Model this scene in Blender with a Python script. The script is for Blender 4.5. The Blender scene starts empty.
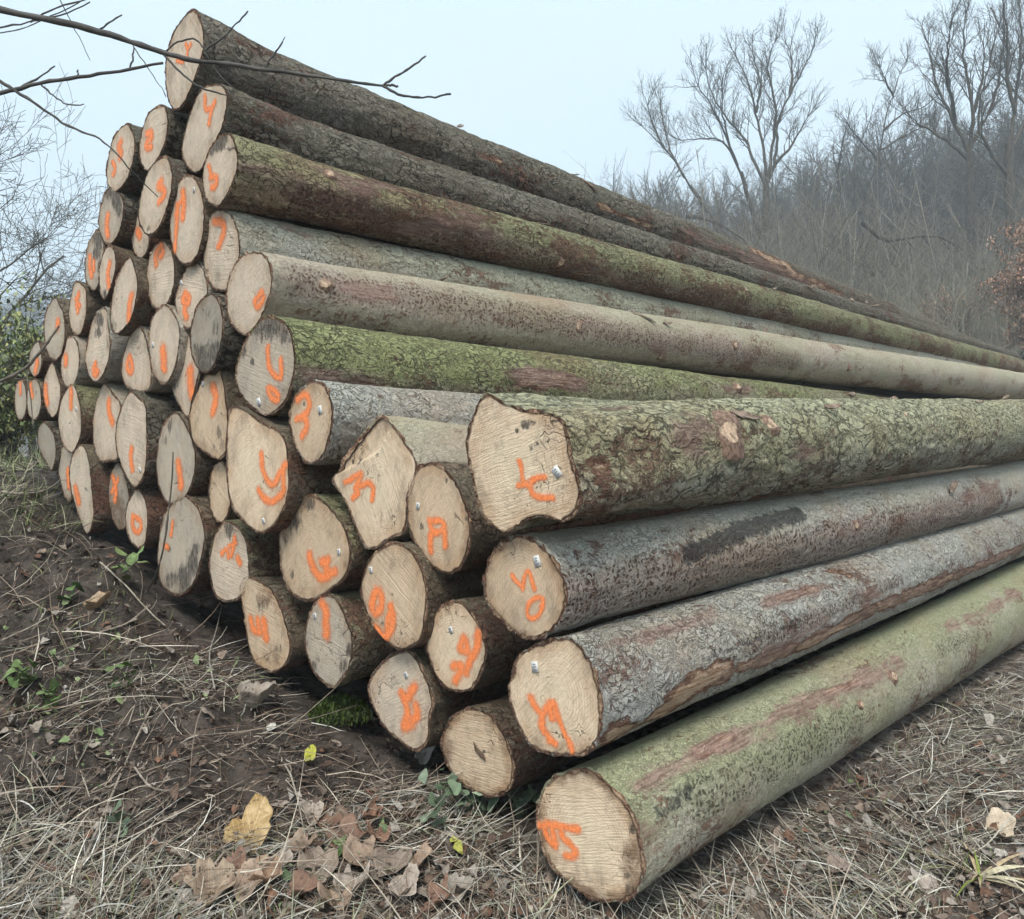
import bpy, math, random
import numpy as np
from mathutils import Vector, Matrix, noise as mnoise
R = math.radians
scene = bpy.context.scene
COL = scene.collection
rng = np.random.default_rng(7)
random.seed(7)

# ------------------------------------------------------------------ frame of reference
F, CX, CY, CAMZ = 870.0, 512.0, 459.5, 1.46          # the lens in pixels, eye height above the road
PSI = R(39.9)
D = Vector((math.sin(PSI), math.cos(PSI), 0.0))      # the way the logs run
E = Vector((-math.cos(PSI), math.sin(PSI), 0.0))     # along the stacked front, to the left
C0 = 2.342                                           # distance of the front of the stack along D
P0 = Vector((0.26, 2.83, 0.0))
def ray(u, v): return Vector(((u - CX) / F, 1.0, -(v - CY) / F))
CAM = Vector((0, 0, CAMZ))
def to_px(p):
    return (CX + F * p[0] / p[1], CY - F * (p[2] - CAMZ) / p[1])

# ------------------------------------------------------------------ object helpers
def tag(o, label=None, cat=None, group=None, kind=None):
    if label: o['label'] = label
    if cat: o['category'] = cat
    if group: o['group'] = group
    if kind: o['kind'] = kind
    return o
def empty(name, mat=None, parent=None):
    o = bpy.data.objects.new(name, None); COL.objects.link(o)
    o.empty_display_size = 0.1
    if mat is not None: o.matrix_world = mat
    if parent: o.parent = parent
    return o
def link(name, me, mat=None, parent=None, smooth=True):
    o = bpy.data.objects.new(name, me); COL.objects.link(o)
    if mat is not None:
        for m in (mat if isinstance(mat, (list, tuple)) else [mat]): me.materials.append(m)
    if parent is not None: o.parent = parent
    if smooth and len(me.polygons): me.polygons.foreach_set('use_smooth', np.ones(len(me.polygons), bool))
    return o
def np_mesh(name, V, faces, cols=None, attrs=None, tris=None):
    """mesh from numpy: V (n,3); faces (m,4) quads and/or tris (k,3)"""
    me = bpy.data.meshes.new(name)
    V = np.asarray(V, np.float32)
    nq = 0 if faces is None else len(faces); nt = 0 if tris is None else len(tris)
    me.vertices.add(len(V)); me.vertices.foreach_set('co', V.ravel())
    loops = []; starts = []; totals = []
    if nq:
        f = np.asarray(faces, np.int32); loops.append(f.ravel()); starts.append(np.arange(nq) * 4); totals.append(np.full(nq, 4))
    if nt:
        f = np.asarray(tris, np.int32); loops.append(f.ravel()); starts.append(nq * 4 + np.arange(nt) * 3); totals.append(np.full(nt, 3))
    loops = np.concatenate(loops).astype(np.int32)
    me.loops.add(len(loops)); me.loops.foreach_set('vertex_index', loops)
    me.polygons.add(nq + nt)
    me.polygons.foreach_set('loop_start', np.concatenate(starts).astype(np.int32))
    me.polygons.foreach_set('loop_total', np.concatenate(totals).astype(np.int32))
    if cols is not None:
        a = me.color_attributes.new('col', 'FLOAT_COLOR', 'POINT')
        c = np.ones((len(V), 4), np.float32); c[:, :3] = cols
        a.data.foreach_set('color', c.ravel())
    for k, val in (attrs or {}).items():
        a = me.attributes.new(k, 'FLOAT', 'POINT'); a.data.foreach_set('value', np.asarray(val, np.float32))
    me.update(); me.validate()
    return me

class Tubes:
    """many tapered tubes gathered into one mesh"""
    def __init__(s): s.V = []; s.Q = []; s.n = 0; s.C = []
    def add(s, pts, rad, n=5, col=None):
        pts = np.asarray(pts, float); rad = np.asarray(rad, float); k = len(pts)
        tan = np.gradient(pts, axis=0); tan /= np.linalg.norm(tan, axis=1)[:, None] + 1e-9
        ref = np.where(np.abs(tan[:, 2:3]) < .9, np.array([[0, 0, 1.]]), np.array([[1., 0, 0]]))
        a = np.cross(tan, ref); a /= np.linalg.norm(a, axis=1)[:, None] + 1e-9
        b = np.cross(tan, a)
        th = np.arange(n) * 2 * np.pi / n
        ring = pts[:, None, :] + rad[:, None, None] * (np.cos(th)[None, :, None] * a[:, None, :] + np.sin(th)[None, :, None] * b[:, None, :])
        s.V.append(ring.reshape(-1, 3))
        i = np.arange(k - 1)[:, None] * n; j = np.arange(n)[None, :]; j2 = (j + 1) % n
        s.Q.append((np.stack([i + j, i + j2, i + n + j2, i + n + j], -1).reshape(-1, 4)) + s.n)
        if col is not None: s.C.append(np.tile(np.asarray(col, float), (k * n, 1)))
        s.n += k * n
    def mesh(s, name):
        return np_mesh(name, np.concatenate(s.V), np.concatenate(s.Q), cols=np.concatenate(s.C) if s.C else None)

# ------------------------------------------------------------------ numpy noise
def _hash(ix, iy, seed):
    h = (ix.astype(np.int64) * 374761393 + iy.astype(np.int64) * 668265263 + seed * 974711) & 0xffffffff
    h = ((h ^ (h >> 13)) * 1274126177) & 0xffffffff
    h = h ^ (h >> 16)
    return (h & 0xffffff) / float(0xffffff)
def vnoise(x, y, seed=0):
    ix = np.floor(x); iy = np.floor(y); fx = x - ix; fy = y - iy
    fx = fx * fx * (3 - 2 * fx); fy = fy * fy * (3 - 2 * fy)
    ix = ix.astype(np.int64); iy = iy.astype(np.int64)
    a = _hash(ix, iy, seed); b = _hash(ix + 1, iy, seed); c = _hash(ix, iy + 1, seed); d = _hash(ix + 1, iy + 1, seed)
    return (a + (b - a) * fx) * (1 - fy) + (c + (d - c) * fx) * fy - .5
def fbm(x, y, octv=4, seed=0):
    r = 0; a = 1.0; f = 1.0
    for k in range(octv):
        r = r + a * vnoise(x * f + 17.3 * k, y * f - 9.1 * k, seed + k); a *= .5; f *= 2.03
    return r
def sstep(a, b, x):
    t = np.clip((x - a) / (b - a), 0, 1); return t * t * (3 - 2 * t)

# ------------------------------------------------------------------ ground height
_S = [-60, -12, -3, -.6, 0, .45, .85, 1.32, 1.76, 2.6, 3.3, 3.8, 4.3, 5, 8, 30, 120]
_H = [-2.3, -1.75, -1.53, -1.475, -1.47, -1.36, -1.27, -1.16, -1.04, -.80, -.56, -.38, -.18, -.06, .0, .1, -.5]
def ground(x, y, fine=True):
    x = np.asarray(x, float); y = np.asarray(y, float)
    s = (x - P0.x) * E.x + (y - P0.y) * E.y
    t = (x - P0.x) * D.x + (y - P0.y) * D.y
    z = np.interp(s, _S, _H)
    for ds in (.25, -.25): z = z + np.interp(s + ds, _S, _H)
    z = z / 3
    # hollow under the stack
    z = z - .13 * sstep(.0, .4, t) * sstep(.6, 1.2, s) * (1 - sstep(4.2, 5.2, s)) * (1 - sstep(19, 21, t))
    z = z - .017 * np.clip(t, 0, 20)
    # churned mud of the bank in front of the stack
    bank = sstep(.9, 1.6, s) * (1 - sstep(4.5, 6, s)) * (1 - sstep(-.25, .05, t))
    dist = np.hypot(x, y)
    near = 1 - sstep(25, 40, dist)
    if fine:
        z = z + near * (.05 * fbm(x * 1.3, y * 1.3, 3, 3) + (.03 + .11 * bank) * fbm(x * 4.2, y * 4.2, 4, 11)
                        + (.012 + .034 * bank) * fbm(x * 22, y * 22, 3, 23))
    # a rut along the bank top that shows bare earth
    # hills: near and steep on the right, far on the left
    az = np.arctan2(x, np.maximum(y, .1))
    k = sstep(-.35, .0, az)
    start = 150 * (1 - k) + 24 * k
    ramp = np.maximum(0, dist - start)
    hill = np.where(k > .5, 0.245, 0.235) * 0 + (.245 * k + .30 * (1 - k)) * ramp
    hmax = 24 * k + 62 * (1 - k)
    hill = hmax * (1 - np.exp(-hill / hmax * 1.15))
    hill = hill * (y > 0) * (1 + .25 * fbm(x * .012, y * .012, 3, 41)) 
    z = z + hill
    return z + CAMZ
def gz(x, y): return float(ground(np.array([x]), np.array([y]))[0])
def px_ground(u, v):
    """where the line of sight through a pixel meets the ground"""
    r = ray(u, v); ts = np.linspace(1.2, 40, 6000)
    g = ground(r.x * ts, r.y * ts); zz = CAMZ + r.z * ts
    i = int(np.argmax(zz < g))
    return Vector((r.x * ts[i], r.y * ts[i], float(g[i])))

# ------------------------------------------------------------------ node helpers
class NT:
    def __init__(s, name):
        s.m = bpy.data.materials.new(name); s.m.use_nodes = True
        s.t = s.m.node_tree; s.t.nodes.clear()
        s.out = s.t.nodes.new('ShaderNodeOutputMaterial')
    def n(s, typ, **kw):
        nd = s.t.nodes.new(typ)
        ins = kw.pop('ins', {})
        for k, v in kw.items(): setattr(nd, k, v)
        for k, v in ins.items(): s.set(nd.inputs[k], v)
        return nd
    def set(s, sock, v):
        if isinstance(v, bpy.types.NodeSocket): s.t.links.new(v, sock)
        elif isinstance(v, bpy.types.Node): s.t.links.new(v.outputs[0], sock)
        elif isinstance(v, (tuple, list)) and len(v) == 3 and sock.type == 'RGBA': sock.default_value = (*v, 1)
        else: sock.default_value = v
    def math(s, op, a, b=0.0, c=None, clamp=False):
        nd = s.n('ShaderNodeMath', operation=op, use_clamp=clamp); s.set(nd.inputs[0], a); s.set(nd.inputs[1], b)
        if c is not None: s.set(nd.inputs[2], c)
        return nd.outputs[0]
    def ramp(s, x, a, b):        # smoothstep a..b
        nd = s.n('ShaderNodeMapRange', interpolation_type='SMOOTHSTEP'); s.set(nd.inputs[0], x)
        nd.inputs[1].default_value = a; nd.inputs[2].default_value = b
        return nd.outputs[0]
    def mix(s, f, a, b, blend='MIX'):
        nd = s.n('ShaderNodeMix', data_type='RGBA', blend_type=blend, clamp_factor=True)
        s.set(nd.inputs[0], f); s.set(nd.inputs[6], a); s.set(nd.inputs[7], b)
        return nd.outputs[2]
    def noise(s, vec, scale, detail=4, rough=.55, dist=0.0):
        nd = s.n('ShaderNodeTexNoise'); s.set(nd.inputs['Vector'], vec)
        nd.inputs['Scale'].default_value = scale; nd.inputs['Detail'].default_value = detail
        nd.inputs['Roughness'].default_value = rough; nd.inputs['Distortion'].default_value = dist
        return nd.outputs[0]
    def vor(s, vec, scale, feature='F1', out=0, rand=1.0):
        nd = s.n('ShaderNodeTexVoronoi', feature=feature); s.set(nd.inputs['Vector'], vec)
        nd.inputs['Scale'].default_value = scale; nd.inputs['Randomness'].default_value = rand
        return nd.outputs[out]
    def obj(s): return s.n('ShaderNodeTexCoord').outputs['Object']
    def scale(s, vec, sc):
        nd = s.n('ShaderNodeMapping'); s.set(nd.inputs[0], vec); nd.inputs['Scale'].default_value = sc; return nd.outputs[0]
    def add(s, a, b):
        nd = s.n('ShaderNodeVectorMath', operation='ADD'); s.set(nd.inputs[0], a); s.set(nd.inputs[1], b); return nd.outputs[0]
    def attr(s, name, typ='GEOMETRY'):
        nd = s.n('ShaderNodeAttribute', attribute_name=name, attribute_type=typ); return nd.outputs['Fac']
    def attrc(s, name):
        nd = s.n('ShaderNodeAttribute', attribute_name=name); return nd.outputs['Color']
    def bump(s, h, strength, dist, normal=None):
        nd = s.n('ShaderNodeBump'); s.set(nd.inputs['Height'], h)
        nd.inputs['Strength'].default_value = strength; nd.inputs['Distance'].default_value = dist
        if normal is not None: s.set(nd.inputs['Normal'], normal)
        return nd.outputs[0]
    def bsdf(s, col, rough=.85, normal=None, spec=.25, alpha=None):
        b = s.n('ShaderNodeBsdfPrincipled'); s.set(b.inputs['Base Color'], col); s.set(b.inputs['Roughness'], rough)
        b.inputs['Specular IOR Level'].default_value = spec
        if normal is not None: s.set(b.inputs['Normal'], normal)
        if alpha is not None: s.set(b.inputs['Alpha'], alpha)
        s.t.links.new(b.outputs[0], s.out.inputs[0]); return s.m

def plain(name, col, rough=.85, var=.25, scale=20):
    t = NT(name); o = t.obj(); n = t.noise(o, scale, 3)
    c = t.mix(t.ramp(n, .3, .7), tuple(x * (1 - var) for x in col), tuple(min(1, x * (1 + var)) for x in col))
    return t.bsdf(c, rough)
def vcol_mat(name, rough=.85, var=.3, scale=30, transl=0.0):
    t = NT(name); c = t.attrc('col'); n = t.noise(t.obj(), scale, 3)
    c2 = t.mix(1.0, c, t.mix(t.ramp(n, .3, .7), (1 - var,) * 3, (1 + var * .6,) * 3), 'MULTIPLY')
    b = t.bsdf(c2, rough, spec=.15)
    return b
# ------------------------------------------------------------------ bark and cut wood
def make_bark(name, base, dark, green=(.115, .135, .062), moss=.5, red=.35, plate=1.0, plates_scale=26, crackw=.09, bump=1.0, stretch=.38, pitc=(.10, .042, .032), pith=(.19, .115, .09), fleck=.55):
    """spruce bark: grey plates with dark cracks, algae film, red brown where plates are knocked off"""
    t = NT(name); o = t.obj()
    rnd = t.n('ShaderNodeObjectInfo').outputs['Random']
    off = t.n('ShaderNodeCombineXYZ'); t.set(off.inputs[0], t.math('MULTIPLY', rnd, 37.0)); t.set(off.inputs[1], t.math('MULTIPLY', rnd, 11.0))
    o2 = t.add(o, off.outputs[0])
    def warped(vec, sc, amp):
        wn = t.n('ShaderNodeTexNoise'); t.set(wn.inputs['Vector'], vec); wn.inputs['Scale'].default_value = sc; wn.inputs['Detail'].default_value = 3
        wv = t.n('ShaderNodeVectorMath', operation='SCALE'); t.set(wv.inputs[0], wn.outputs['Color']); wv.inputs['Scale'].default_value = amp
        return t.add(vec, wv.outputs[0])
    ow = warped(warped(o2, 8, .12), 34, .034)
    st = t.scale(ow, (stretch, 1, 1))
    edge = t.vor(st, plates_scale, 'DISTANCE_TO_EDGE')
    cellc = t.vor(st, plates_scale, 'F1', 1)
    edge2 = t.vor(st, plates_scale * 2.4, 'DISTANCE_TO_EDGE')
    cell2 = t.vor(st, plates_scale * 2.4, 'F1', 1)
    big = t.noise(t.scale(o2, (.35, 1, 1)), 3.2, 4)
    mid = t.noise(t.scale(ow, (.5, 1, 1)), 38, 6, .72)
    fine = t.noise(t.scale(o2, (.7, 1, 1)), 190, 4, .75)
    patch = t.noise(o2, 6, 4)
    crack = t.math('SUBTRACT', 1.0, t.ramp(edge, .0, crackw), clamp=True)
    crack = t.math('MULTIPLY', crack, t.ramp(t.math('ADD', patch, t.math('MULTIPLY', t.math('SUBTRACT', mid, .5), .8)), .40, .56))
    crack2 = t.math('MULTIPLY', t.math('SUBTRACT', 1.0, t.ramp(edge2, .0, crackw * 1.3), clamp=True), t.ramp(t.math('SUBTRACT', mid, t.math('MULTIPLY', t.math('SUBTRACT', patch, .5), .6)), .44, .6))
    crack = t.math('MULTIPLY', t.math('MAXIMUM', crack, t.math('MULTIPLY', crack2, .7)), plate, clamp=True)
    sep = t.n('ShaderNodeSeparateColor'); t.set(sep.inputs[0], cellc)
    sep2 = t.n('ShaderNodeSeparateColor'); t.set(sep2.inputs[0], cell2)
    c = t.mix(t.ramp(mid, .34, .66), tuple(x * .74 for x in base), tuple(min(.70, x * 1.5) for x in base))
    c = t.mix(t.math('MULTIPLY', sep.outputs[0], .18), c, tuple(x * .5 for x in base))
    c = t.mix(t.math('MULTIPLY', t.ramp(sep2.outputs[0], .35, 1.0), .42), c, tuple(x * .45 for x in base))
    c = t.mix(t.math('MULTIPLY', t.ramp(sep2.outputs[2], .6, 1.0), .45), c, tuple(min(.7, x * 1.55 + .02) for x in base))
    c = t.mix(t.math('MULTIPLY', t.ramp(fine, .52, .66), .35), c, tuple(min(.6, x * 1.75 + .03) for x in base))
    c = t.mix(t.math('MULTIPLY', t.ramp(t.noise(o2, 2.2, 5, .6), .5, .66), .4), c, (base[0] * .72, base[1] * .58, base[2] * .48))
    lich = t.ramp(t.noise(o2, 55, 4, .7), .60, .70)
    c = t.mix(t.math('MULTIPLY', lich, .55), c, (.46, .43, .36))
    # algae film, thicker on the side that was up
    sx = t.n('ShaderNodeSeparateXYZ'); t.set(sx.inputs[0], o)
    side = t.math('MULTIPLY_ADD', sx.outputs[2], 1.6, .45)
    g = t.math('ADD', t.math('MULTIPLY', side, .55), t.math('SUBTRACT', big, .45))
    g = t.math('ADD', g, t.math('MULTIPLY', t.math('SUBTRACT', mid, .5), .7))
    g = t.math('ADD', g, t.math('MULTIPLY', t.attr('algae'), .9))
    gm = t.math('MULTIPLY', t.ramp(g, .05, .55), moss, clamp=True)
    c = t.mix(gm, c, t.mix(t.ramp(fine, .35, .7), tuple(x * .6 for x in green), tuple(x * 1.35 for x in green)))
    spk = t.ramp(t.noise(t.scale(o2, (.7, 1, 1)), 110, 4, .75), .56, .68)
    c = t.mix(t.math('MULTIPLY', spk, .35), c, tuple(x * .4 for x in base))
    zone = t.noise(t.scale(o2, (.5, 1, 1)), 1.4, 3, .6)
    c = t.mix(t.math('MULTIPLY', t.ramp(zone, .5, .7), .45), c, (base[0] * .78, base[1] * .62, base[2] * .5))
    # red brown where scales have come off: flecks everywhere, thick in patches
    fl = t.noise(t.scale(ow, (.45, 1, 1)), 44, 5, .74)
    pa_ = t.noise(t.scale(o2, (.45, 1, 1)), 3.6, 4, .65)
    dens = t.math('ADD', t.math('ADD', fl, t.math('MULTIPLY', t.math('SUBTRACT', pa_, .5), 1.25)), t.math('MULTIPLY', t.math('SUBTRACT', .1, sx.outputs[2]), .25))
    r1 = t.ramp(dens, .70 - .20 * red, .79 - .20 * red)
    c = t.mix(t.math('MULTIPLY', r1, .82), c, t.mix(t.ramp(fine, .3, .7), (.105, .046, .032), (.30, .155, .11)))
    dk_ = t.ramp(t.noise(t.scale(ow, (.4, 1, 1)), 60, 5, .78), .565, .65)
    c = t.mix(t.math('MULTIPLY', dk_, fleck), c, tuple(x * 1.2 for x in dark))
    c = t.mix(t.math('MULTIPLY', crack, .8), c, dark)
    # feed roller pits in rows
    ro = t.attr('roller')
    cell = t.vor(t.scale(ow, (.8, 1, 1)), 46, 'F1', 0, .45)
    pit = t.math('MULTIPLY', t.math('SUBTRACT', 1.0, t.ramp(t.math('ADD', cell, t.math('MULTIPLY', t.math('SUBTRACT', fine, .5), .5)), .2, .5)), t.ramp(t.math('ADD', ro, t.math('MULTIPLY', t.math('SUBTRACT', mid, .5), .9)), .3, .62))
    c = t.mix(t.math('MULTIPLY', t.ramp(t.math('ADD', ro, t.math('SUBTRACT', mid, .5)), .25, .9), .45), c, pith)
    c = t.mix(t.math('MULTIPLY', pit, .85), c, pitc)
    # dark wet or burnt smear
    dk = t.ramp(t.math('ADD', t.attr('smear'), t.math('MULTIPLY', t.math('SUBTRACT', mid, .5), 1.3)), .35, .6)
    c = t.mix(t.math('MULTIPLY', dk, .8), c, (.035, .036, .038))
    # bark torn away: inner bark at the rim, wood in the middle
    wide = t.math('MULTIPLY', t.math('SUBTRACT', t.noise(t.scale(o2, (.5, 1, 1)), 7, 4, .6), .5), 1.5)
    sc = t.math('ADD', t.math('ADD', t.attr('scrape'), t.math('MULTIPLY', t.math('SUBTRACT', t.noise(t.scale(o2, (.25, 1, 1)), 30, 6, .72), .5), 1.7)), wide)
    sc = t.math('MULTIPLY', sc, t.ramp(t.attr('scrape'), .0, .25))
    inner = t.ramp(sc, .28, .40); wood = t.ramp(sc, .52, .72)
    fib = t.noise(t.scale(o2, (.06, 1, 1)), 90, 4, .6)
    c = t.mix(inner, c, t.mix(t.ramp(fib, .3, .7), (.12, .06, .04), (.30, .17, .115)))
    c = t.mix(wood, c, t.mix(t.ramp(fib, .3, .7), (.38, .215, .12), (.74, .55, .39)))
    pk = t.ramp(t.math('ADD', t.math('ADD', t.attr('peel'), t.math('MULTIPLY', t.math('SUBTRACT', t.noise(t.scale(o2, (.22, 1, 1)), 24, 6, .72), .5), 1.7)), wide), .36, .95)
    pk = t.math('MULTIPLY', pk, t.ramp(t.attr('peel'), .0, .3))
    c = t.mix(t.math('MULTIPLY', pk, .85), c, t.mix(t.ramp(fib, .3, .7), (.20, .115, .09), (.42, .285, .23)))
    h = t.math('MULTIPLY', mid, .6)
    h = t.math('ADD', h, t.math('MULTIPLY', fine, .34))
    h = t.math('SUBTRACT', h, t.math('MULTIPLY', spk, .2))
    h = t.math('SUBTRACT', h, t.math('ADD', t.math('MULTIPLY', r1, .35), t.math('MULTIPLY', dk_, .3)))
    h = t.math('SUBTRACT', h, t.math('MULTIPLY', crack, .75))
    h = t.math('ADD', h, t.math('ADD', t.math('MULTIPLY', sep.outputs[1], .2 * plate), t.math('MULTIPLY', sep2.outputs[1], .3 * plate)))
    h = t.math('SUBTRACT', h, t.math('MULTIPLY', pit, .5))
    h = t.math('SUBTRACT', h, t.math('MULTIPLY', inner, .45))
    nrm = t.bump(h, min(1.0, .9 * bump), .016 * bump)
    return t.bsdf(c, .88, nrm, .2)

BARKS = {
 'dark':   make_bark('bark_dark_brown', (.235, .205, .165), (.022, .018, .014), green=(.24, .25, .165), moss=.30, red=.42, plates_scale=30, crackw=.12, bump=1.2),
 'grey':   make_bark('bark_grey', (.64, .54, .435), (.08, .052, .038), green=(.46, .45, .30), moss=.42, red=.32, plate=.6, plates_scale=38, crackw=.07, fleck=.2, pitc=(.085, .032, .022), pith=(.27, .16, .12)),
 'pale':   make_bark('bark_pale_grey', (.56, .51, .435), (.10, .08, .065), green=(.38, .385, .27), moss=.30, red=.42, plates_scale=44, crackw=.08),
 'lichen': make_bark('bark_grey_green', (.55, .50, .41), (.12, .09, .07), green=(.43, .43, .285), moss=.62, red=.46, plates_scale=40, crackw=.07, fleck=.35),
 'green':  make_bark('bark_green', (.42, .37, .26), (.05, .044, .03), green=(.35, .39, .15), moss=.74, red=.52, plates_scale=34, crackw=.13, bump=1.2),
 'mossy':  make_bark('bark_mossy', (.43, .34, .25), (.040, .030, .022), green=(.36, .38, .19), moss=.78, red=.94, plates_scale=36, crackw=.1, bump=1.1),
 'rough':  make_bark('bark_rough_plates', (.60, .53, .38), (.045, .036, .024), green=(.53, .52, .285), moss=.60, red=.46, plates_scale=21, crackw=.13, bump=1.5, stretch=.22, fleck=.5),
 'smooth': make_bark('bark_smooth_pink', (.47, .385, .31), (.14, .10, .08), green=(.42, .405, .27), moss=.74, red=.36, plate=.45, plates_scale=46, crackw=.07, bump=.8, fleck=.35),
 'algae':  make_bark('bark_algae', (.47, .42, .325), (.09, .078, .05), green=(.37, .385, .215), moss=.86, red=.36, pitc=(.07, .066, .042), pith=(.25, .25, .15), plate=.45, plates_scale=50, crackw=.08, bump=.9, fleck=.4),
 'brown':  make_bark('bark_brown', (.21, .16, .118), (.03, .022, .016), green=(.22, .24, .14), moss=.25, red=.8, plates_scale=34),  # brown base darkened further to deepen the shade in gaps between logs
}

def make_wood(name, base, ringc, grey=0.0, saw=.5, heart=0.0, sawdir=0.5):
    t = NT(name); o = t.obj()
    rnd = t.n('ShaderNodeObjectInfo').outputs['Random']
    off = t.n('ShaderNodeCombineXYZ'); t.set(off.inputs[0], t.math('MULTIPLY', rnd, 23.0))
    o2 = t.add(o, off.outputs[0])
    sx = t.n('ShaderNodeSeparateXYZ'); t.set(sx.inputs[0], o)
    wob = t.noise(o2, 7, 3)
    y = t.math('ADD', sx.outputs[1], t.math('MULTIPLY_ADD', rnd, .05, -.025)); z = sx.outputs[2]
    rad = t.math('SQRT', t.math('ADD', t.math('MULTIPLY', y, y), t.math('MULTIPLY', z, z)))
    edge = t.attr('edge')                     # 0 at the pith, 1 at the bark
    rr = t.math('ADD', t.math('ADD', t.math('MULTIPLY', rad, .45), t.math('MULTIPLY', edge, .11)), t.math('MULTIPLY', wob, .02))
    rings = t.math('SINE', t.math('MULTIPLY', rr, 560.0))
    rings2 = t.math('SINE', t.math('MULTIPLY', rr, 260.0))
    # saw marks: fine lines across, direction differs from log to log
    ang = t.math('MULTIPLY_ADD', rnd, 2.2, sawdir)
    line = t.math('ADD', t.math('MULTIPLY', y, t.math('COSINE', ang)), t.math('MULTIPLY', z, t.math('SINE', ang)))
    cv = t.n('ShaderNodeCombineXYZ'); t.set(cv.inputs[0], t.math('ADD', line, t.math('MULTIPLY', wob, .02))); t.set(cv.inputs[1], t.math('MULTIPLY', t.math('SUBTRACT', y, z), .06)); t.set(cv.inputs[2], rnd)
    sm = t.noise(cv.outputs[0], 190, 3, .6)
    blot = t.noise(o2, 9, 5, .6); fine = t.noise(o2, 140, 4, .7)
    c = t.mix(t.ramp(blot, .3, .7), tuple(x * .84 for x in base), tuple(min(1, x * 1.1) for x in base))
    c = t.mix(t.math('MULTIPLY', t.math('MULTIPLY', t.ramp(rings, -.1, 1.0), t.ramp(t.noise(o2, 6, 3), .35, .6)), .42), c, ringc)
    c = t.mix(t.math('MULTIPLY', t.ramp(rings2, .2, 1.0), .16), c, ringc)
    sawm = t.ramp(t.noise(o2, 8, 4, .65), .38, .62)
    c = t.mix(t.math('MULTIPLY', t.math('MULTIPLY', t.ramp(sm, .50, .66), sawm), .6 * saw), c, tuple(x * .60 for x in base))
    ln2 = t.noise(t.scale(cv.outputs[0], (.28, 1, 1)), 190, 3, .6)
    c = t.mix(t.math('MULTIPLY', t.ramp(ln2, .56, .70), .32 * saw), c, (base[0] * .62, base[1] * .55, base[2] * .48))
    mot = t.noise(t.scale(o2, (1, 1, .5)), 30, 5, .7)
    c = t.mix(t.math('MULTIPLY', t.ramp(mot, .48, .66), .46), c, (base[0] * .66, base[1] * .62, base[2] * .58))
    c = t.mix(t.math('MULTIPLY', t.ramp(mot, .5, .34), .25), c, tuple(min(.85, x * 1.15 + .03) for x in base))
    core = t.math('MULTIPLY', t.ramp(t.math('ADD', edge, t.math('MULTIPLY', t.math('SUBTRACT', blot, .5), .8)), .75, .25), .30)
    c = t.mix(core, c, tuple(min(.85, x * 1.16 + .03) for x in base))
    # damp, darker outer sapwood band
    band = t.math('MULTIPLY', t.ramp(t.math('ADD', edge, t.math('MULTIPLY', t.math('SUBTRACT', mot, .5), .25)), .70, .93), t.ramp(t.noise(o2, 5, 3), .38, .60))
    c = t.mix(t.math('MULTIPLY', band, .45 + .3 * heart), c, (base[0] * .66, base[1] * .52, base[2] * .40))
    dirt = t.ramp(t.math('ADD', t.noise(t.scale(o2, (1, 1, .55)), 11, 6, .72), t.math('MULTIPLY', edge, .10)), .56, .74)
    c = t.mix(t.math('MULTIPLY', dirt, .42), c, (.20, .15, .11))
    # grey weathering
    gw = t.ramp(t.math('ADD', blot, t.math('MULTIPLY', t.math('SUBTRACT', fine, .5), .7)), .30, .75)
    c = t.mix(t.math('MULTIPLY', gw, grey), c, (.33, .305, .26))
    # specks
    sp = t.ramp(t.noise(t.scale(o2, (1, 1, .35)), 55, 3, .7), .68, .76)
    c = t.mix(t.math('MULTIPLY', sp, .5), c, (.10, .08, .06))
    # dirt and rot
    st = t.ramp(t.math('ADD', t.attr('stain'), t.math('MULTIPLY', t.math('SUBTRACT', t.noise(t.scale(o2, (1, 1, .35)), 34, 6, .74), .5), 2.3)), .34, .86)
    c = t.mix(t.math('MULTIPLY', st, .88), c, t.mix(t.ramp(t.noise(t.scale(o2, (1, 1, .3)), 85, 4, .7), .35, .68), (.035, .030, .026), (.19, .165, .135)))
    br = t.ramp(t.math('ADD', t.attr('brown'), t.math('MULTIPLY', t.math('SUBTRACT', t.noise(o2, 14, 5, .7), .5), 1.9)), .28, .95)
    c = t.mix(t.math('MULTIPLY', br, .8), c, (.16, .095, .055))
    # drying cracks
    kv = t.vor(t.scale(t.add(o2, t.n('ShaderNodeCombineXYZ', ins={1: wob}).outputs[0]), (1, 1, .3)), 9, 'DISTANCE_TO_EDGE')
    ck = t.math('MULTIPLY', t.math('SUBTRACT', 1.0, t.ramp(kv, .0, .016)), t.ramp(t.noise(o2, 5, 2), .5, .62))
    c = t.mix(t.math('MULTIPLY', ck, .8), c, (.05, .04, .03))
    c = t.mix(t.math('MULTIPLY', t.ramp(t.math('ADD', edge, t.math('MULTIPLY', t.math('SUBTRACT', mot, .5), .10)), .965, 1.0), .75), c, (.15, .095, .06))
    h = t.math('ADD', t.math('MULTIPLY', sm, .6), t.math('MULTIPLY', fine, .25))
    h = t.math('SUBTRACT', h, t.math('ADD', t.math('MULTIPLY', ck, .6), t.math('MULTIPLY', st, .25)))
    h = t.math('ADD', h, t.math('MULTIPLY', blot, .7))
    h = t.math('ADD', h, t.math('MULTIPLY', ln2, .5))
    return t.bsdf(c, .8, t.bump(h, .9, .007), .2)

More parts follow.
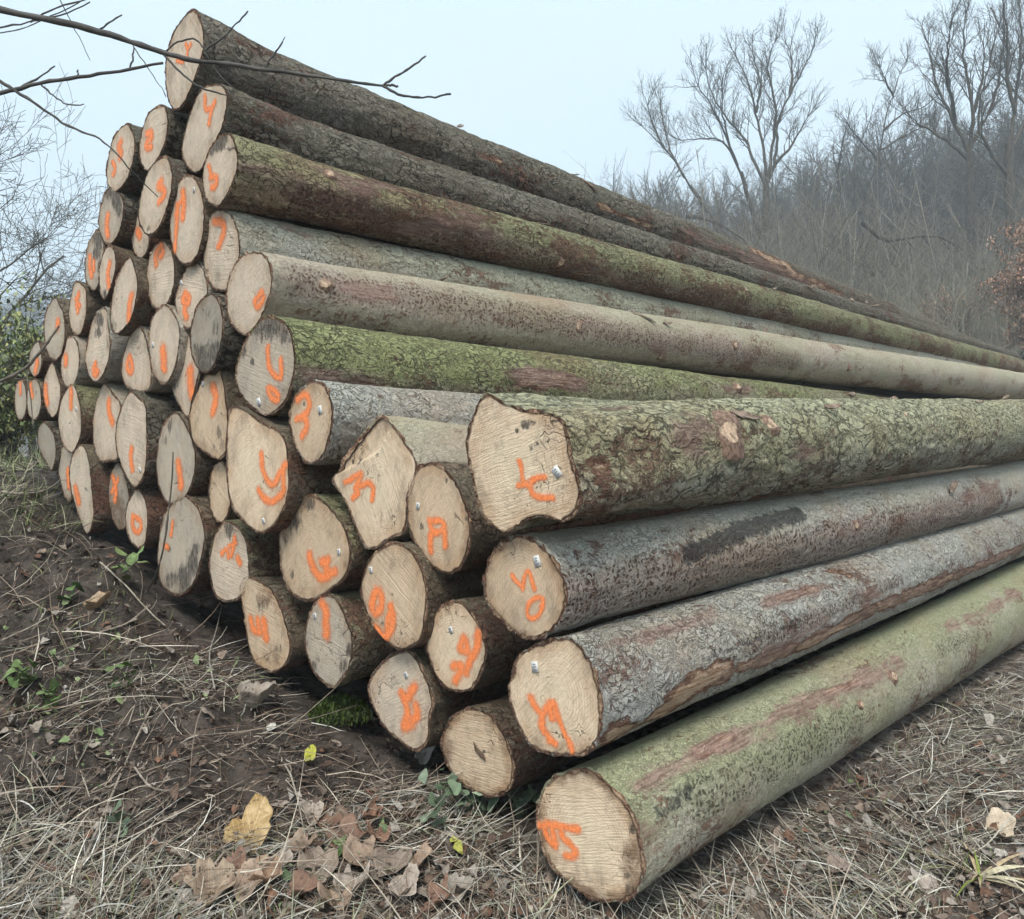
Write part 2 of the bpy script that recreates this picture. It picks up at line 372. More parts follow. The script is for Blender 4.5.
WOODS = {
 'fresh': make_wood('sawn_spruce_fresh', (.79, .615, .44), (.50, .33, .20), 0.14, .7),
 'tan':   make_wood('sawn_spruce_tan', (.67, .50, .34), (.40, .265, .165), 0.28, .8, .5),
 'pale':  make_wood('sawn_spruce_pale', (.71, .575, .44), (.46, .345, .245), 0.42, .9),
 'grey':  make_wood('sawn_spruce_grey', (.56, .465, .36), (.38, .295, .215), 0.65, .9),
 'old':   make_wood('sawn_spruce_old', (.38, .32, .245), (.26, .21, .15), 0.8, .7),
}
def make_paint():
    t = NT('orange_spray_paint'); o = t.obj()
    p = t.attr('paint')
    n = t.noise(o, 95, 4, .7); n2 = t.noise(o, 520, 3, .7); n3 = t.noise(o, 30, 2)
    a = t.math('ADD', p, t.math('MULTIPLY', t.math('SUBTRACT', n, .5), .9))
    a = t.math('ADD', a, t.math('MULTIPLY', t.math('SUBTRACT', n2, .5), .9))
    a = t.math('ADD', a, t.math('MULTIPLY', t.math('SUBTRACT', n3, .5), .5))
    al = t.math('MULTIPLY', t.ramp(a, .22, 1.18), .96)
    al = t.math('MULTIPLY', al, t.ramp(p, .02, .2))
    c = t.mix(t.ramp(n, .3, .7), (1.0, .23, .065), (1.0, .34, .13))
    return t.bsdf(c, .6, None, .2, al)
PAINT = make_paint()
TAGM = plain('white_plastic_tag', (.62, .62, .60), .8, .08)
TAGINK = plain('tag_print', (.22, .22, .24), .6, .05)
# ------------------------------------------------------------------ the logs, read off the photograph
# o: outline of the sawn end (pixels), wood, bark, p: strokes of orange paint [(width, [points])], tag, st: grey stains (u,v,r),
# br: brown patches, off: how far the end stands out (m), far: (u, top, bottom) of the body further along
def ell(cx, cy, w, h, tilt=0):
    a = np.arange(14) * 2 * np.pi / 14; c, s = math.cos(R(tilt)), math.sin(R(tilt))
    return [(cx + w / 2 * math.cos(q) * c - h / 2 * math.sin(q) * s, cy + w / 2 * math.cos(q) * s + h / 2 * math.sin(q) * c) for q in a]
LOGS = []
def L(label, o, wood='pale', bark='grey', p=(), tag=None, st=(), br=(), off=0.0, far=None, sur=(), knots=(), big=False, flare=.35, length=None, taper=.62, rim=0.0):
    LOGS.append(dict(label=label, o=o, wood=wood, bark=bark, p=p, tag=tag, st=st, br=br, off=off, far=far, sur=sur, knots=knots, big=big, flare=flare, length=length, taper=taper, rim=rim))

# ---- the ones whose sides show, from the top down
L('topmost dark barked log of the stack, its side forming the skyline',
  [(193,9),(184,16),(174,31),(167,52),(165,73),(167,97),(174,111),(184,103),(195,78),(203,52),(203.5,31),(199,16)], 'pale', 'dark',
  [(3.2,[(186,44),(188,50),(191,44)]),(3.2,[(188,50),(187,57)]),(3,[(177,61),(183,62)])], far=(980,340,363), big=True, length=19.8,
  sur=[('scrape',.09,.72,[(752,250),(775,262)]),('scrape',.10,.85,[(786,268),(800,278)]),('scrape',.07,.7,[(812,282),(838,296)]),('scrape',.06,.62,[(850,304),(880,316)]),('scrape',.06,.6,[(905,326),(985,350)]),('peel',.12,.9,[(745,254),(800,284),(870,316)]),('peel',.08,.7,[(690,233),(745,256)]),('scrape',.03,.6,[(480,152),(500,160)]),('scrape',.03,.6,[(600,205),(650,226)])],
  st=[(168,70,5,.35)])
L('dark cracked log squeezed directly under the topmost log, orange 4 on its end',
  [(213,84),(200,90),(190,112),(183,138),(182,157),(191,172),(200,171),(208,155),(221,131),(226,112),(227.5,97),(224,86)], 'pale', 'dark',
  [(4,[(205,97),(205,110),(213,108)]),(4,[(215,102),(211,113),(209,124)])], far=(700,250,286), big=True,
  sur=[('peel',.05,.6,[(240,100),(270,108)]),('peel',.04,.6,[(500,205),(540,222)])])
L('mossy log below the two dark top logs, dark rotten patch on its end',
  [(227,132),(217,138),(207,154),(202,177),(205,198),(212,206),(219.5,206),(229,192),(236.5,172),(238,158),(236,144),(232,136)], 'pale', 'mossy',
  [(4,[(209,166),(211.5,174)]),(5,[(211,177),(217,177),(216,186),(212,187)])], st=[(218,139,11,1.0),(211,148,8,.9),(226,136,6,.8)], off=.06,
  far=(1024,360,380), big=True, length=21,
  sur=[('peel',.06,.9,[(330,172),(350,185),(385,186)]),('peel',.07,.8,[(410,232),(455,222)]),('peel',.08,.8,[(470,215),(485,235)]),('algae',.12,.7,[(260,145),(600,245),(1000,358)]),
       ('peel',.05,.7,[(240,165),(300,180)]),('peel',.06,.7,[(600,262),(620,285)]),('roller',.16,.6,[(300,200),(600,280),(900,350)])],
  knots=[(330,175,.02),(560,262,.022),(745,290,.022)])
L('pale grey log with orange 7 on its end, just below the mossy log',
  ell(221,250,38,84), 'pale', 'lichen', [(5.5,[(215,222),(222,220.5),(225,229),(222,239),(219,246)])], far=(1024,366,387), big=True,
  sur=[('peel',.05,.8,[(240,212),(275,222),(300,232)]),('algae',.1,.5,[(330,235),(700,312)])])
L('smooth pinkish grey log with large pale end and small orange loop on its right edge',
  [(257,251),(243,254),(231,270),(226,291),(227,313),(234,329),(245,336),(254,330),(264,312),(271,290),(272,272),(266,256)], 'pale', 'smooth',
  [(4.5,[(262,292.5),(254,301),(257.6,309.5),(264,298)])], far=(1024,373,402), big=True, off=.03,
  sur=[('roller',.13,.75,[(300,283),(450,303),(600,332),(800,362)]),('smear',.012,1.0,[(378,323),(381,334)]),('smear',.012,1.0,[(386,323),(390,332)]),('smear',.012,1.0,[(398,326),(403,333)]),('peel',.09,.7,[(340,285),(380,292)]),
       ('smear',.012,1.0,[(505,345),(512,335)]),('peel',.05,.8,[(655,345),(662,362)])],
  knots=[(323,284,.028),(577,326,.03),(660,356,.02),(735,345,.026),(850,368,.02)])
L('bright green barked log, dark weathered top on its end above orange J0',
  [(270.7,315.6),(256.6,322.6),(242,348),(235,373.5),(239.6,393),(253.7,410),(268,416.5),(285,402),(293,379),(294.8,351),(287.7,325.5)], 'grey', 'green',
  [(4.5,[(268,347),(268.5,367),(275,376),(282,379),(281,360)]),(4.5,[(268,388),(271,398),(279,401),(278,393),(270,387)])], tag=(259,402),
  st=[(272,323,15,1.0),(258,328,10,.9),(285,336,9,.8),(243,352,6,.7),(252,362,3,.9)], far=(650,366,424), big=True, off=.05, taper=.75,
  sur=[('scrape',.06,.85,[(528,380),(550,380),(570,381)]),('peel',.1,.9,[(522,378),(576,381)]),('peel',.07,.9,[(315,377),(360,381)]),('algae',.12,.8,[(300,338),(420,352),(520,362)]),('peel',.06,.8,[(730,388),(750,390)])],
  knots=[(738,387,.025)])
L('grey barked log with tan oval end and orange 92, under the bright green log',
  [(313,380.6),(299,390.5),(289,413),(292,438.6),(303,461),(313,464.6),(324.5,453),(332,424.5),(332,402),(324.5,385)], 'tan', 'pale',
  [(5,[(298,400),(303,394),(309,397),(310,409),(304,416),(297,419)]),(5.5,[(304,417),(308,425),(302,436)])], tag=(320,410), rim=.5, far=(460,392,462), big=True, off=.05,
  st=[(291,415,4,.6),(304,404,2,1.0)])
L('odd angular log end with stepped felling cut and orange 33',
  [(383,416),(392,424),(405,441),(416,459),(417,470),(412,492),(407,509),(405,530.6),(388,541),(370,551),(360,539),(346,504.5),(332,480.5),(339.6,469.6),(342,461),(352.6,446),(374.4,419.6)], 'fresh', 'smooth',
  [(4.5,[(346,482),(354,478),(363,472),(359,482),(354,490),(360,492),(353,498)]),(4.5,[(358,487),(368,482),(374,488),(372,499)])],
  br=[(362,445,12,.45),(378,428,10,.45)], st=[(350,462,2.5,1.0),(358,462,2.5,1.0),(377,455,2.5,.9)], far=(470,428,530), big=True, flare=.5)
L('largest log end, fluted outline with orange 1C, thick green grey plated bark',
  [(484.7,393),(474,411),(466,442),(470.5,476),(482,516),(492,527),(501.6,534),(511,531),(521,525),(532,519),(544,517.5),(556,520),(564,521.4),(574,515),(579.4,505),(581,493),(578,479),(572,462),(569.5,445),(567,432),(562,420),(550,413),(532,410),(516,407),(499,400)], 'fresh', 'rough',
  [(4,[(519,461),(522,471),(523,480)]),(4.5,[(519,485),(528,484),(533,492)]),(4.5,[(544,477),(534,478),(529,487),(536,497),(552,497)])], tag=(557,472),
  st=[(525,425,5,1.0),(517,431,2.5,1.0),(534,423,2.5,1.0),(531,448,3.5,.9),(537,444,2.5,.8)], far=(1024,400,456), big=True, off=.22, flare=.8, length=21,
  sur=[('peel',.09,.9,[(690,440),(700,425),(725,432)]),('peel',.05,.7,[(610,402),(625,404)]),('algae',.2,.5,[(600,415),(800,410),(1000,408)]),('peel',.09,.6,[(800,450),(830,462)]),('scrape',.05,.6,[(598,470),(590,500)]),('peel',.07,.6,[(930,425),(950,440)])],
  knots=[(728,433,.055),(770,425,.03),(905,415,.02)])
L('round tan log end with orange 30, its side banded with reddish pits',
  [(515.8,535),(493,550),(483,578),(485,598),(493,612),(513,633),(526,639),(538,639),(558,626),(565,606),(567,590),(561,570),(547,550),(530,538)], 'tan', 'grey',
  [(3.6,[(513,575),(518,583),(523,588)]),(3.6,[(523,588),(524,576),(529,569),(534,588)]),(3.8,[(536,597),(528,603),(527,614),(533,619),(540,613),(544,601),(541,596),(535,598)])], tag=(537,561), rim=.75, far=(1024,460,508), big=True, off=.16, length=21,
  sur=[('roller',.12,1.0,[(572,600),(700,575),(850,540),(1000,500)]),('smear',.06,.8,[(690,555),(740,530),(800,512)]),('peel',.05,.7,[(840,535),(870,515)]),('peel',.06,.8,[(965,500),(1000,480)])],
  knots=[(855,525,.02)])
L('wide squarish log end with slanted orange 41, grey scaly bark torn tan below',
  [(564.6,636.6),(543,641.5),(519.6,653),(512,673),(507,688.5),(512,712),(523.5,737.5),(537,751),(557,756.5),(582,755),(598,741),(601.5,718),(600,695),(597,679),(592,665),(586,653),(574,638.6)], 'fresh', 'pale',
  [(5.5,[(531,698),(536,708),(543,714),(541,726),(548,736),(555,744)]),(5.5,[(543,714),(548,704),(555,702),(557,716)]),(4.5,[(557,716),(564,731),(572,750)]),(5,[(550,706),(552,718)])], tag=(535,667), rim=.55,
  far=(1024,505,556), big=True, off=.14, length=21,
  sur=[('scrape',.06,1.0,[(662,712),(690,690),(722,672)]),('scrape',.032,.85,[(735,668),(800,646)]),('scrape',.04,.95,[(806,643),(880,606),(950,578)]),('scrape',.035,.9,[(955,577),(1024,548)]),('peel',.07,.8,[(725,672),(880,606),(1024,548)]),('scrape',.05,.85,[(610,735),(622,728)]),('peel',.045,.9,[(770,602),(820,586)]),('scrape',.02,.7,[(780,598),(812,588)]),('scrape',.03,.9,[(828,570),(846,574)]),('peel',.05,.8,[(600,650),(660,630),(720,612)]),
       ('smear',.05,.45,[(700,660),(800,620)]),('peel',.06,.8,[(868,592),(880,598)]),('roller',.05,.7,[(740,650),(900,580)])])
L('lowest front log on the ground, green bark streaked pink, orange 15 on its end',
  [(582.7,769),(566,771),(552,778),(541,790),(536.5,811),(537,832),(544,853),(555,872),(577.5,892),(602,903),(624,901),(640,889),(644,868),(641,845),(637,825),(626,803),(612,786.6),(597,773)], 'fresh', 'algae',
  [(5.5,[(540,825),(551,824),(578,830)]),(5,[(545,826),(548,838),(556,846)]),(5,[(552,827),(556,843)]),(5,[(562,827),(562,838),(573,845),(577,855),(566,856)])],
  br=[(631,850,13,.85),(628,870,10,.7)], rim=.95, st=[(632,829,6,.9),(640,845,4,.9),(631,890,9,.6),(628,876,4,.7)],
  far=(1024,558,641), big=True, off=.1, length=21, flare=.4,
  sur=[('peel',.06,.9,[(650,778),(700,752),(720,740)]),('scrape',.025,.95,[(700,752),(724,738)]),('peel',.07,.9,[(735,738),(790,712),(850,688),(900,662)]),('scrape',.022,.95,[(826,692),(858,682)]),('peel',.06,.8,[(950,628),(985,612),(1020,590)]),
       ('roller',.10,.8,[(700,800),(780,760),(860,720)]),('smear',.05,.5,[(660,810),(690,790)]),('peel',.06,.7,[(620,850),(650,840)]),('roller',.07,.7,[(940,650),(980,635)])],
  knots=[(893,676,.025),(860,705,.015)])

# ---- ends that show a little of their sides, right to left
L('log end with orange 8 wedged left of the largest end',
  [(431,461.6),(418,467.5),(409,482),(407,498),(407,522),(412,538),(420,552),(428,563),(437.5,571),(450.6,574),(463.6,563),(470,539),(470,517.5),(465,501),(459,487),(446,469.6)], 'tan', 'brown',
  [(4,[(430,520),(443,520),(445,530),(432,534),(430,521)]),(4,[(445,532),(445,546)]),(4,[(431,534),(431,551)])], tag=(418,506), st=[(421,527,4,.8),(446,481,2.5,.8),(456,515,2.5,.7),(466,520,2.5,.8)], br=[(444,564,8,.4)], rim=.6)
L('plain end with a brown leaf stuck on it, lowest in its column by the ivy',
  [(467,708),(451,717.5),(441,740),(443,755),(448,768),(461,785),(484,797),(500,796),(512,785),(514,765),(510,748),(503,732),(492,716),(480,709)], 'tan', 'brown', br=[(446,750,9,.7)], rim=.8, st=[(484,752,2,.8),(478,760,2,.8),(446,767,5,.8)])
L('oval end with scribbled orange 44 between the 30 log and the 2 log',
  [(451,600.7),(436,610.5),(426,630),(425,641),(426,652),(436,678),(444,687),(453,692),(470.6,690),(483.6,669),(487,649.6),(484,635),(479,623.5),(466,606)], 'fresh', 'brown',
  [(5,[(464,638),(459,649),(466,652)]),(5,[(478,633),(478,648),(470,660),(466,672)]),(5,[(454,666),(464,665),(456,680)]),(4.5,[(466,641),(471,659)])], tag=(451,630), rim=.5)
L('tear shaped log end near the grass with big orange 2',
  [(403,650),(383.5,660.5),(369,680),(368,690),(371,703),(381,723.6),(390,734),(399,741),(414,751),(424,748),(429,737),(430,719),(433.6,704),(431,692),(427,680),(414,654)], 'pale', 'brown',
  [(5.5,[(402,693),(406,701),(415,686)]),(5.5,[(406,702),(408,716)]),(6,[(416,706),(418,716),(411,722)]),(6.5,[(408,716),(404,729),(412,722)])], tag=(406,675))
L('smooth tan oval end with orange 90, left of the oval end with 44',
  [(390,543),(371,556),(361,582),(362,601),(373.5,627),(393,648),(407,649),(420.5,641),(426,615),(427,590),(421,565),(408,548)], 'tan', 'brown',
  [(5.5,[(377,590),(371,602),(375,615),(383,606),(381,592),(377,590)]),(5.5,[(391,607),(394,618),(390,633),(384,638),(376,629)]),(4.5,[(390,614),(387,632)])], tag=(371,570), st=[(382,625,3.5,.8),(392,595,2,.8)], rim=.6, off=.05)
L('brown smeared log end with orange 5 below the large rounded end',
  [(311,494.5),(302,497),(291,505),(280,525),(278.7,550.5),(283,579),(294,596),(311,601),(331,590),(348,573),(351,548),(345,528),(335,513),(322.6,499.6)], 'tan', 'mossy',
  [(5.5,[(310,555),(313,567.5),(319.7,578),(328.4,576)]),(5,[(335,571),(326,574),(326,560)]),(5.5,[(322,562),(328,560)])], tag=(339,552), st=[(292,520,14,.75),(308,502,9,.9),(286,540,7,.6),(291,575,5,.6)], br=[(330,535,14,.35)], rim=.6)
L('low dirty log end with vertical orange 1 beside the moss clump',
  [(326,593.6),(313,604.5),(305.5,626),(304.5,648),(308,660),(313,672),(322,682),(333,688),(348,672),(353,650),(352,635),(348,622),(339,602)], 'grey', 'mossy',
  [(6.5,[(323,604),(327,612),(326,620)]),(6.5,[(326,624),(327,634)])], tag=(315,616), st=[(350,650,7,.9),(344,668,8,.8),(312,668,7,.8),(318,660,4,.7),(306,645,4,.7)])
L('low muddy brown log end with orange 41, leftmost of the two lowest by the moss',
  [(248,577),(240,586),(241,600),(243.5,613),(247,641.5),(254,663),(263,669),(274,673),(287,663),(291,648),(289,636),(287,626),(278,600),(267.5,585)], 'tan', 'brown',
  [(4.5,[(251,619),(253,630),(259,632)]),(4.5,[(258,620),(260,632)]),(6,[(264,621),(266,638)])], st=[(262,605,8,.65),(284,635,6,.6),(278,650,6,.6)], br=[(265,595,12,.6),(272,655,12,.5)])
L('small log end with spattered orange marks and a grey stain at its top',
  [(226,520.7),(218,528),(213,539),(208.7,565),(214,593.6),(220,600),(227,603),(240,598),(247,585),(249.6,572),(247,543.5),(238,526)], 'pale', 'mossy',
  [(3.4,[(222,553),(227,548),(229,557)]),(3.4,[(235,538),(234,546),(231,556)]),(4,[(238,558),(240,563)]),(3,[(229,546),(236,543)])], st=[(229,529,8,.9),(222,540,4,.6)])
L('log end with black rotten lower half and faint orange traces',
  [(187,496),(178,497),(164,514),(157,550.5),(158,568),(161,584.5),(175.5,596),(192,587),(202,556),(205,531),(198,508)], 'grey', 'brown',
  [(3,[(173,522),(171,535)]),(3.4,[(164,546),(168,547)])], st=[(192,563,10,1.0),(183,580,12,.95),(170,580,9,.8),(196,550,6,.9),(169,549,3,1.0)])
L('large rounded log end with fading orange 0 and 2, in the middle of the stack',
  [(234,405),(228,413),(226.5,435),(226,468),(230,503),(242,521),(252,530),(259.7,534.5),(268,531),(275,525),(285,507),(289,487.5),(288.7,456),(285,438.5),(276,429),(261.6,421),(248,412)], 'fresh', 'brown',
  [(4.2,[(261.6,454),(262.6,471.8),(272.4,487.5),(279,475.8),(286,464)]),(4.2,[(258.7,489.5),(263.6,499),(273.4,503),(283,493)]),(3.5,[(283,466),(284,492)])], tag=(263.6,521), st=[(284,492,3,.8),(280,515,5,.6)], off=.08)
L('thin plain end without paint tucked behind the large rounded end',
  ell(220,492,23,63), 'tan', 'brown', off=-.04)
L('log end with slanted saw stripes and orange 2, under the grey blackened end',
  [(217,367),(205,375.6),(196,392.5),(190,408),(189,421),(193,442),(200,450),(207.5,455),(219,460),(226,450.5),(228,416.6),(226,400),(224.5,388),(221,371)], 'tan', 'brown',
  [(5.5,[(213,387),(217,396.8),(213,412)])], tag=(203,384), st=[(219,432,6,.75),(214,450,5,.7),(222,445,5,.6)])
L('log end with a long dark vertical split and orange 1, under the triangular end',
  [(175,411),(165,421),(160,432),(156,455),(156,472),(160,490),(166,503),(176,504),(187,495),(193,480),(196,458),(192,438.5),(183,419)], 'grey', 'brown',
  [(5.5,[(178.4,463),(180.4,475.8),(181,486)])], st=[(170,425,6,.7),(166,440,4,.6),(190,478,5,.5)])
L('tapering triangular end with a fat orange stroke, left of the striped end',
  [(189,333),(180,345),(173,360),(170,376),(172,390),(178,404),(187.5,419),(191,404),(195,390),(199,374),(203,355),(200,340)], 'pale', 'grey',
  [(7,[(190.5,371),(190.5,384),(192,393)])], st=[(174,385,4,.7)], off=-.02)
L('grey blackened end without paint, its bottom half dark, beside the large pale end',
  [(211,293),(199.6,301),(192,321),(189.7,340.6),(194,363),(204,374),(214,366),(221,345),(223.7,323.7),(221,306),(217,297)], 'old', 'dark', st=[(203,362,13,1.0),(213,352,10,.95),(196,350,7,.7),(208,312,6,.5),(216,330,7,.6)], off=.05)
L('oval end with a round orange blot, right of the loop marked end',
  [(165,304),(153.6,314),(149,331),(149,352),(153.6,375),(163.5,384.6),(170.5,379),(176,365),(179,349),(180.5,331),(175,315)], 'pale', 'grey', [(7,[(163,350),(164,361)]),(5,[(163,366),(165,369)])], tag=(153,345), off=.02)
L('pale end with an orange loop mark, third up in the column over the split end',
  [(137,325),(129.5,335),(123,355),(121,368),(122.5,380),(130,390),(148,391),(151.5,375),(149,352),(144,332)], 'pale', 'grey', [(4,[(129.5,357),(126.5,367),(131,374),(133,367),(130,358)])])
L('oval end with orange 8 between the blackened end and the upper oval ends',
  [(192.5,259),(181,278),(175,298),(177,316.6),(182,326),(188,330),(197,321),(204,306),(208,291),(206,277),(202,266)], 'pale', 'grey',
  [(4.5,[(185.5,294),(182,301),(188,304),(190,298),(186,295)]),(4.5,[(186,304),(184,311),(187,317)])], tag=(181.5,283))
L('upper oval end with orange 8 high on its face, below the tall streaked end', ell(160.5,275.5,29,70,3), 'pale', 'brown',
  [(4.2,[(161,245),(155,255),(156.4,264.7)]),(4.2,[(162,247),(164,253),(160,257)])])
L('tall oval end with a long running orange streak', ell(187,220,35.5,91,2), 'pale', 'brown',
  [(5,[(183,192),(184,205),(183,218)]),(5,[(178,205),(177,219)]),(3.6,[(177,221),(176,236),(175,250)]),(3,[(184,192),(180,204)])], tag=(194,190), off=.03)
L('end with orange 5 and a dark nick at its bottom, under the clean 2 end',
  [(163.5,156),(150,167),(141,193),(138,217),(142.6,231),(150.5,236),(161,224.5),(170,198),(172.7,177.5),(170,162)], 'pale', 'dark',
  [(4.4,[(162,180),(157,187),(163.5,188),(165,195),(159,202)])], st=[(148,229,3,.8)], off=.06)
L('clean end with orange 2, high on the left beside the topmost logs',
  [(161,105),(150.5,110),(143,125),(139,149),(141,164),(148,172),(156,162),(165,144),(168,125),(166,108)], 'pale', 'dark', [(4.4,[(147,134),(152,131),(152,138),(147,142),(146,148),(151,147)])])
L('highest end on the left outer edge, orange 5 fading down its face',
  [(126,123),(114,136),(107,162),(107,183),(115,193),(127,180),(133.5,159),(135,141),(131,128)], 'pale', 'dark', [(4.4,[(121,142),(118,148),(122,152),(120,157)]),(3.4,[(113,162),(116,169),(113,175)])], st=[(111,150,4,.5)])
L('left edge end with weathered dark top right and orange blot, second from top',
  [(108,188),(101,204),(98,221),(101,238),(107.6,245),(115,240.6),(121.7,223.6),(124,204),(121,195),(114.6,189)], 'grey', 'dark', [(5,[(108,216),(106.5,226.5),(108,235)])], st=[(116,200,9,1.0),(108,192,7,.9),(119,212,5,.8)])
L('small end half hidden behind the 5 end, orange dab at its top', ell(140,236,19,46), 'pale', 'brown', [(5,[(138,231),(140,236)])], off=-.08)
L('left edge end with blackened right half and orange stripe',
  [(97.7,229),(88.5,242),(84.5,262),(86,281.7),(92.7,291),(98,286),(103,263),(104,244),(101,232)], 'grey', 'dark', [(4,[(90,257),(90,268),(92,276)]),(3.5,[(94,262),(94,270)])], st=[(98,240,9,1.0),(96,254,7,.9),(99,266,5,.8),(95,280,4,.6)])
L('narrow end with an orange 1, touching the blackened half end',
  [(107.7,245),(102,256),(98.6,274),(100.5,294),(104,300),(109.7,290),(115,273),(116,259),(113.6,248)], 'pale', 'brown', [(4.4,[(109.7,264),(107.7,274),(109,286)])], st=[(104,295,5,.7)], off=.03)
L('broad oval end with long orange stroke at its lower right, left upper stack',
  [(129,256),(116,279),(110,313),(113,332.6),(120,333),(131.5,318),(138,287),(134,265)], 'pale', 'brown', [(5,[(131.5,296),(129.5,306),(129,318)])], st=[(114,327,6,.7)], tag=None, off=.06)
L('end with a torn black strip at the top and orange 6 at the bottom',
  [(101,307.5),(93,318),(88,338),(85,358),(88.5,376),(95.5,382.5),(102.6,376),(109,359),(110.4,342),(108,322),(107,309)], 'pale', 'grey', [(4,[(95.6,364),(93,371),(95,376),(99,371),(95,369)])], st=[(99,320,7,1.0),(98,332,5,1.0),(109,345,4,.7)], off=.03)
L('left side end with orange 8, above the torn black strip end',
  [(76,281),(71,294),(68,315),(71,329.5),(78,336),(83.5,327),(87,308),(86.5,295),(85,287)], 'pale', 'brown', [(4,[(79,294),(76.5,303),(78,311)]),(3.4,[(76,299),(80,306)])])
L('far left oval end with small orange spot at the tip of the bare twig',
  [(54.5,297),(47,308),(43.6,327),(46.7,351),(54,361),(61,355),(65,337),(64,315),(59,303)], 'grey', 'brown', [(5,[(58,322),(57.5,327)])], off=.03)
L('end with a single orange dot, right of the far left oval end', ell(70,362,19,53,3), 'pale', 'grey', [(5.5,[(66,358),(66,363)])], off=.02)
L('small end with orange dab crossed by the bare twig, outermost left column',
  [(37,341),(30,351),(29,368),(34,377.6),(39.6,372),(42,359),(40,345)], 'grey', 'brown', [(4.4,[(37.5,362),(35.5,371)])])
L('narrow end with orange 1 and broken lower edge, left lower stack',
  [(52,362),(45,376),(43,393),(46.7,411),(53,418),(58,411),(61,390),(56.6,372)], 'pale', 'brown', [(4.8,[(45.8,387),(46,395),(47.6,402)])])
L('leftmost end of all, thin with an orange stripe, by the green bush', ell(20.5,400,12.5,42), 'grey', 'brown', [(3.6,[(20.5,384.7),(20.5,393)])])
L('second leftmost thin end with an orange stripe, by the green bush', ell(34,399.5,15,42), 'grey', 'brown', [(4,[(30.6,385),(32.5,396)])])
L('tall end with small orange 1 near its top, above two low muddy ends',
  [(71,384),(62,397),(58,418),(61,441),(71,453.6),(79,441),(82,424),(80,404),(76,389)], 'pale', 'mossy', [(4.4,[(71.4,391),(71,407)])], tag=(76,409), off=.03)
L('fluted end with long orange stroke, left neighbour of the tallest pale end',
  [(104.7,382),(99,393),(96,401),(92.6,421),(93.4,445),(100,462),(110,461),(118,459),(121,440),(122,418),(120,402),(113,393)], 'pale', 'grey', [(5,[(109,402),(109,412),(112.5,422.5)])], off=-.02)
L('tallest pale end with low orange 1, in the left lower stack',
  [(130,390),(121,407),(115,431),(117.7,456),(127,479),(134.7,488),(144,476),(147,452),(146,407),(138,397)], 'pale', 'dark', [(4.4,[(131.8,449),(130.4,458),(132.5,469)])], tag=(140,470), off=.05)
L('unpainted grey end half buried behind weeds at the foot of the left bank',
  [(42,422),(38,430),(38,446),(46.7,463.5),(52,471),(56,454),(54,435),(47,424)], 'old', 'dark')
L('muddy sliver of a log end with red orange edge at the left bank',
  [(64,444),(57,461),(61,486),(66.5,501),(72,497),(75,470),(72,450)], 'grey', 'brown', [(4.4,[(68,470.6),(68.8,486)])], off=-.03)
L('tall end with comb like saw marks and low orange smear, sunk into the bank',
  [(80.6,444),(72,455),(69,475),(72,496),(80,520),(87,535),(93,522),(93,503),(90,468),(86,450)], 'pale', 'brown', [(5,[(75.7,488),(79,502)])], off=.03)
L('dark end with a red orange scrawl, behind the small round marked end',
  [(116.6,462),(109,481),(109,502),(113,520),(119,530),(127,525),(130,500),(124,474)], 'old', 'dark', [(4,[(113,477),(117,489),(115,500)]),(3.4,[(118,480),(112,492)])], br=[(118,510,14,.8)], off=-.05)
L('small low end with an orange ring, hanging over the hollow',
  [(136,489),(128,501),(125,519),(129,539),(138,549),(145,543),(148,523.7),(147,507),(142,492.5)], 'pale', 'brown', [(3.6,[(133,516),(140,519),(142,527),(138,534),(132,527),(133,517)])], off=.02)
# ------------------------------------------------------------------ building one log
def catmull(pts, n=420):
    P = np.asarray(pts, float); k = len(P); out = []
    per = max(3, n // k)
    for i in range(k):
        a, b, c, d = P[(i - 1) % k], P[i], P[(i + 1) % k], P[(i + 2) % k]
        u = (np.arange(per) / per)[:, None]
        out.append(.5 * ((2 * b) + (-a + c) * u + (2 * a - 5 * b + 4 * c - d) * u * u + (-a + 3 * b - 3 * c + d) * u ** 3))
    return np.concatenate(out)

class Frame:
    pass
def on_plane(px, O, A):
    """pixels -> points on the plane through O square to A (relative to the eye)"""
    px = np.asarray(px, float)
    r = np.stack([(px[:, 0] - CX) / F, np.ones(len(px)), -(px[:, 1] - CY) / F], 1)
    A = np.array(A); O = np.array(O)
    return r * ((O @ A) / (r @ A))[:, None]

def silhouette(O, A, Yv, Zv, Ra, Rb, t0, t1, u2):
    th = np.arange(72) * 2 * np.pi / 72
    ring = np.cos(th)[:, None] * Yv + np.sin(th)[:, None] * Zv
    a = O + A * t0 + ring * (Ra + (Rb - Ra) * t0 / t1); b = O + A * t1 + ring * Rb
    k = (u2 - CX) / F; d = b - a
    t = (k * a[:, 1] - a[:, 0]) / (d[:, 0] - k * d[:, 1])
    p = a + d * t[:, None]
    v = CY - F * p[:, 2] / p[:, 1]
    return v.min(), v.max()

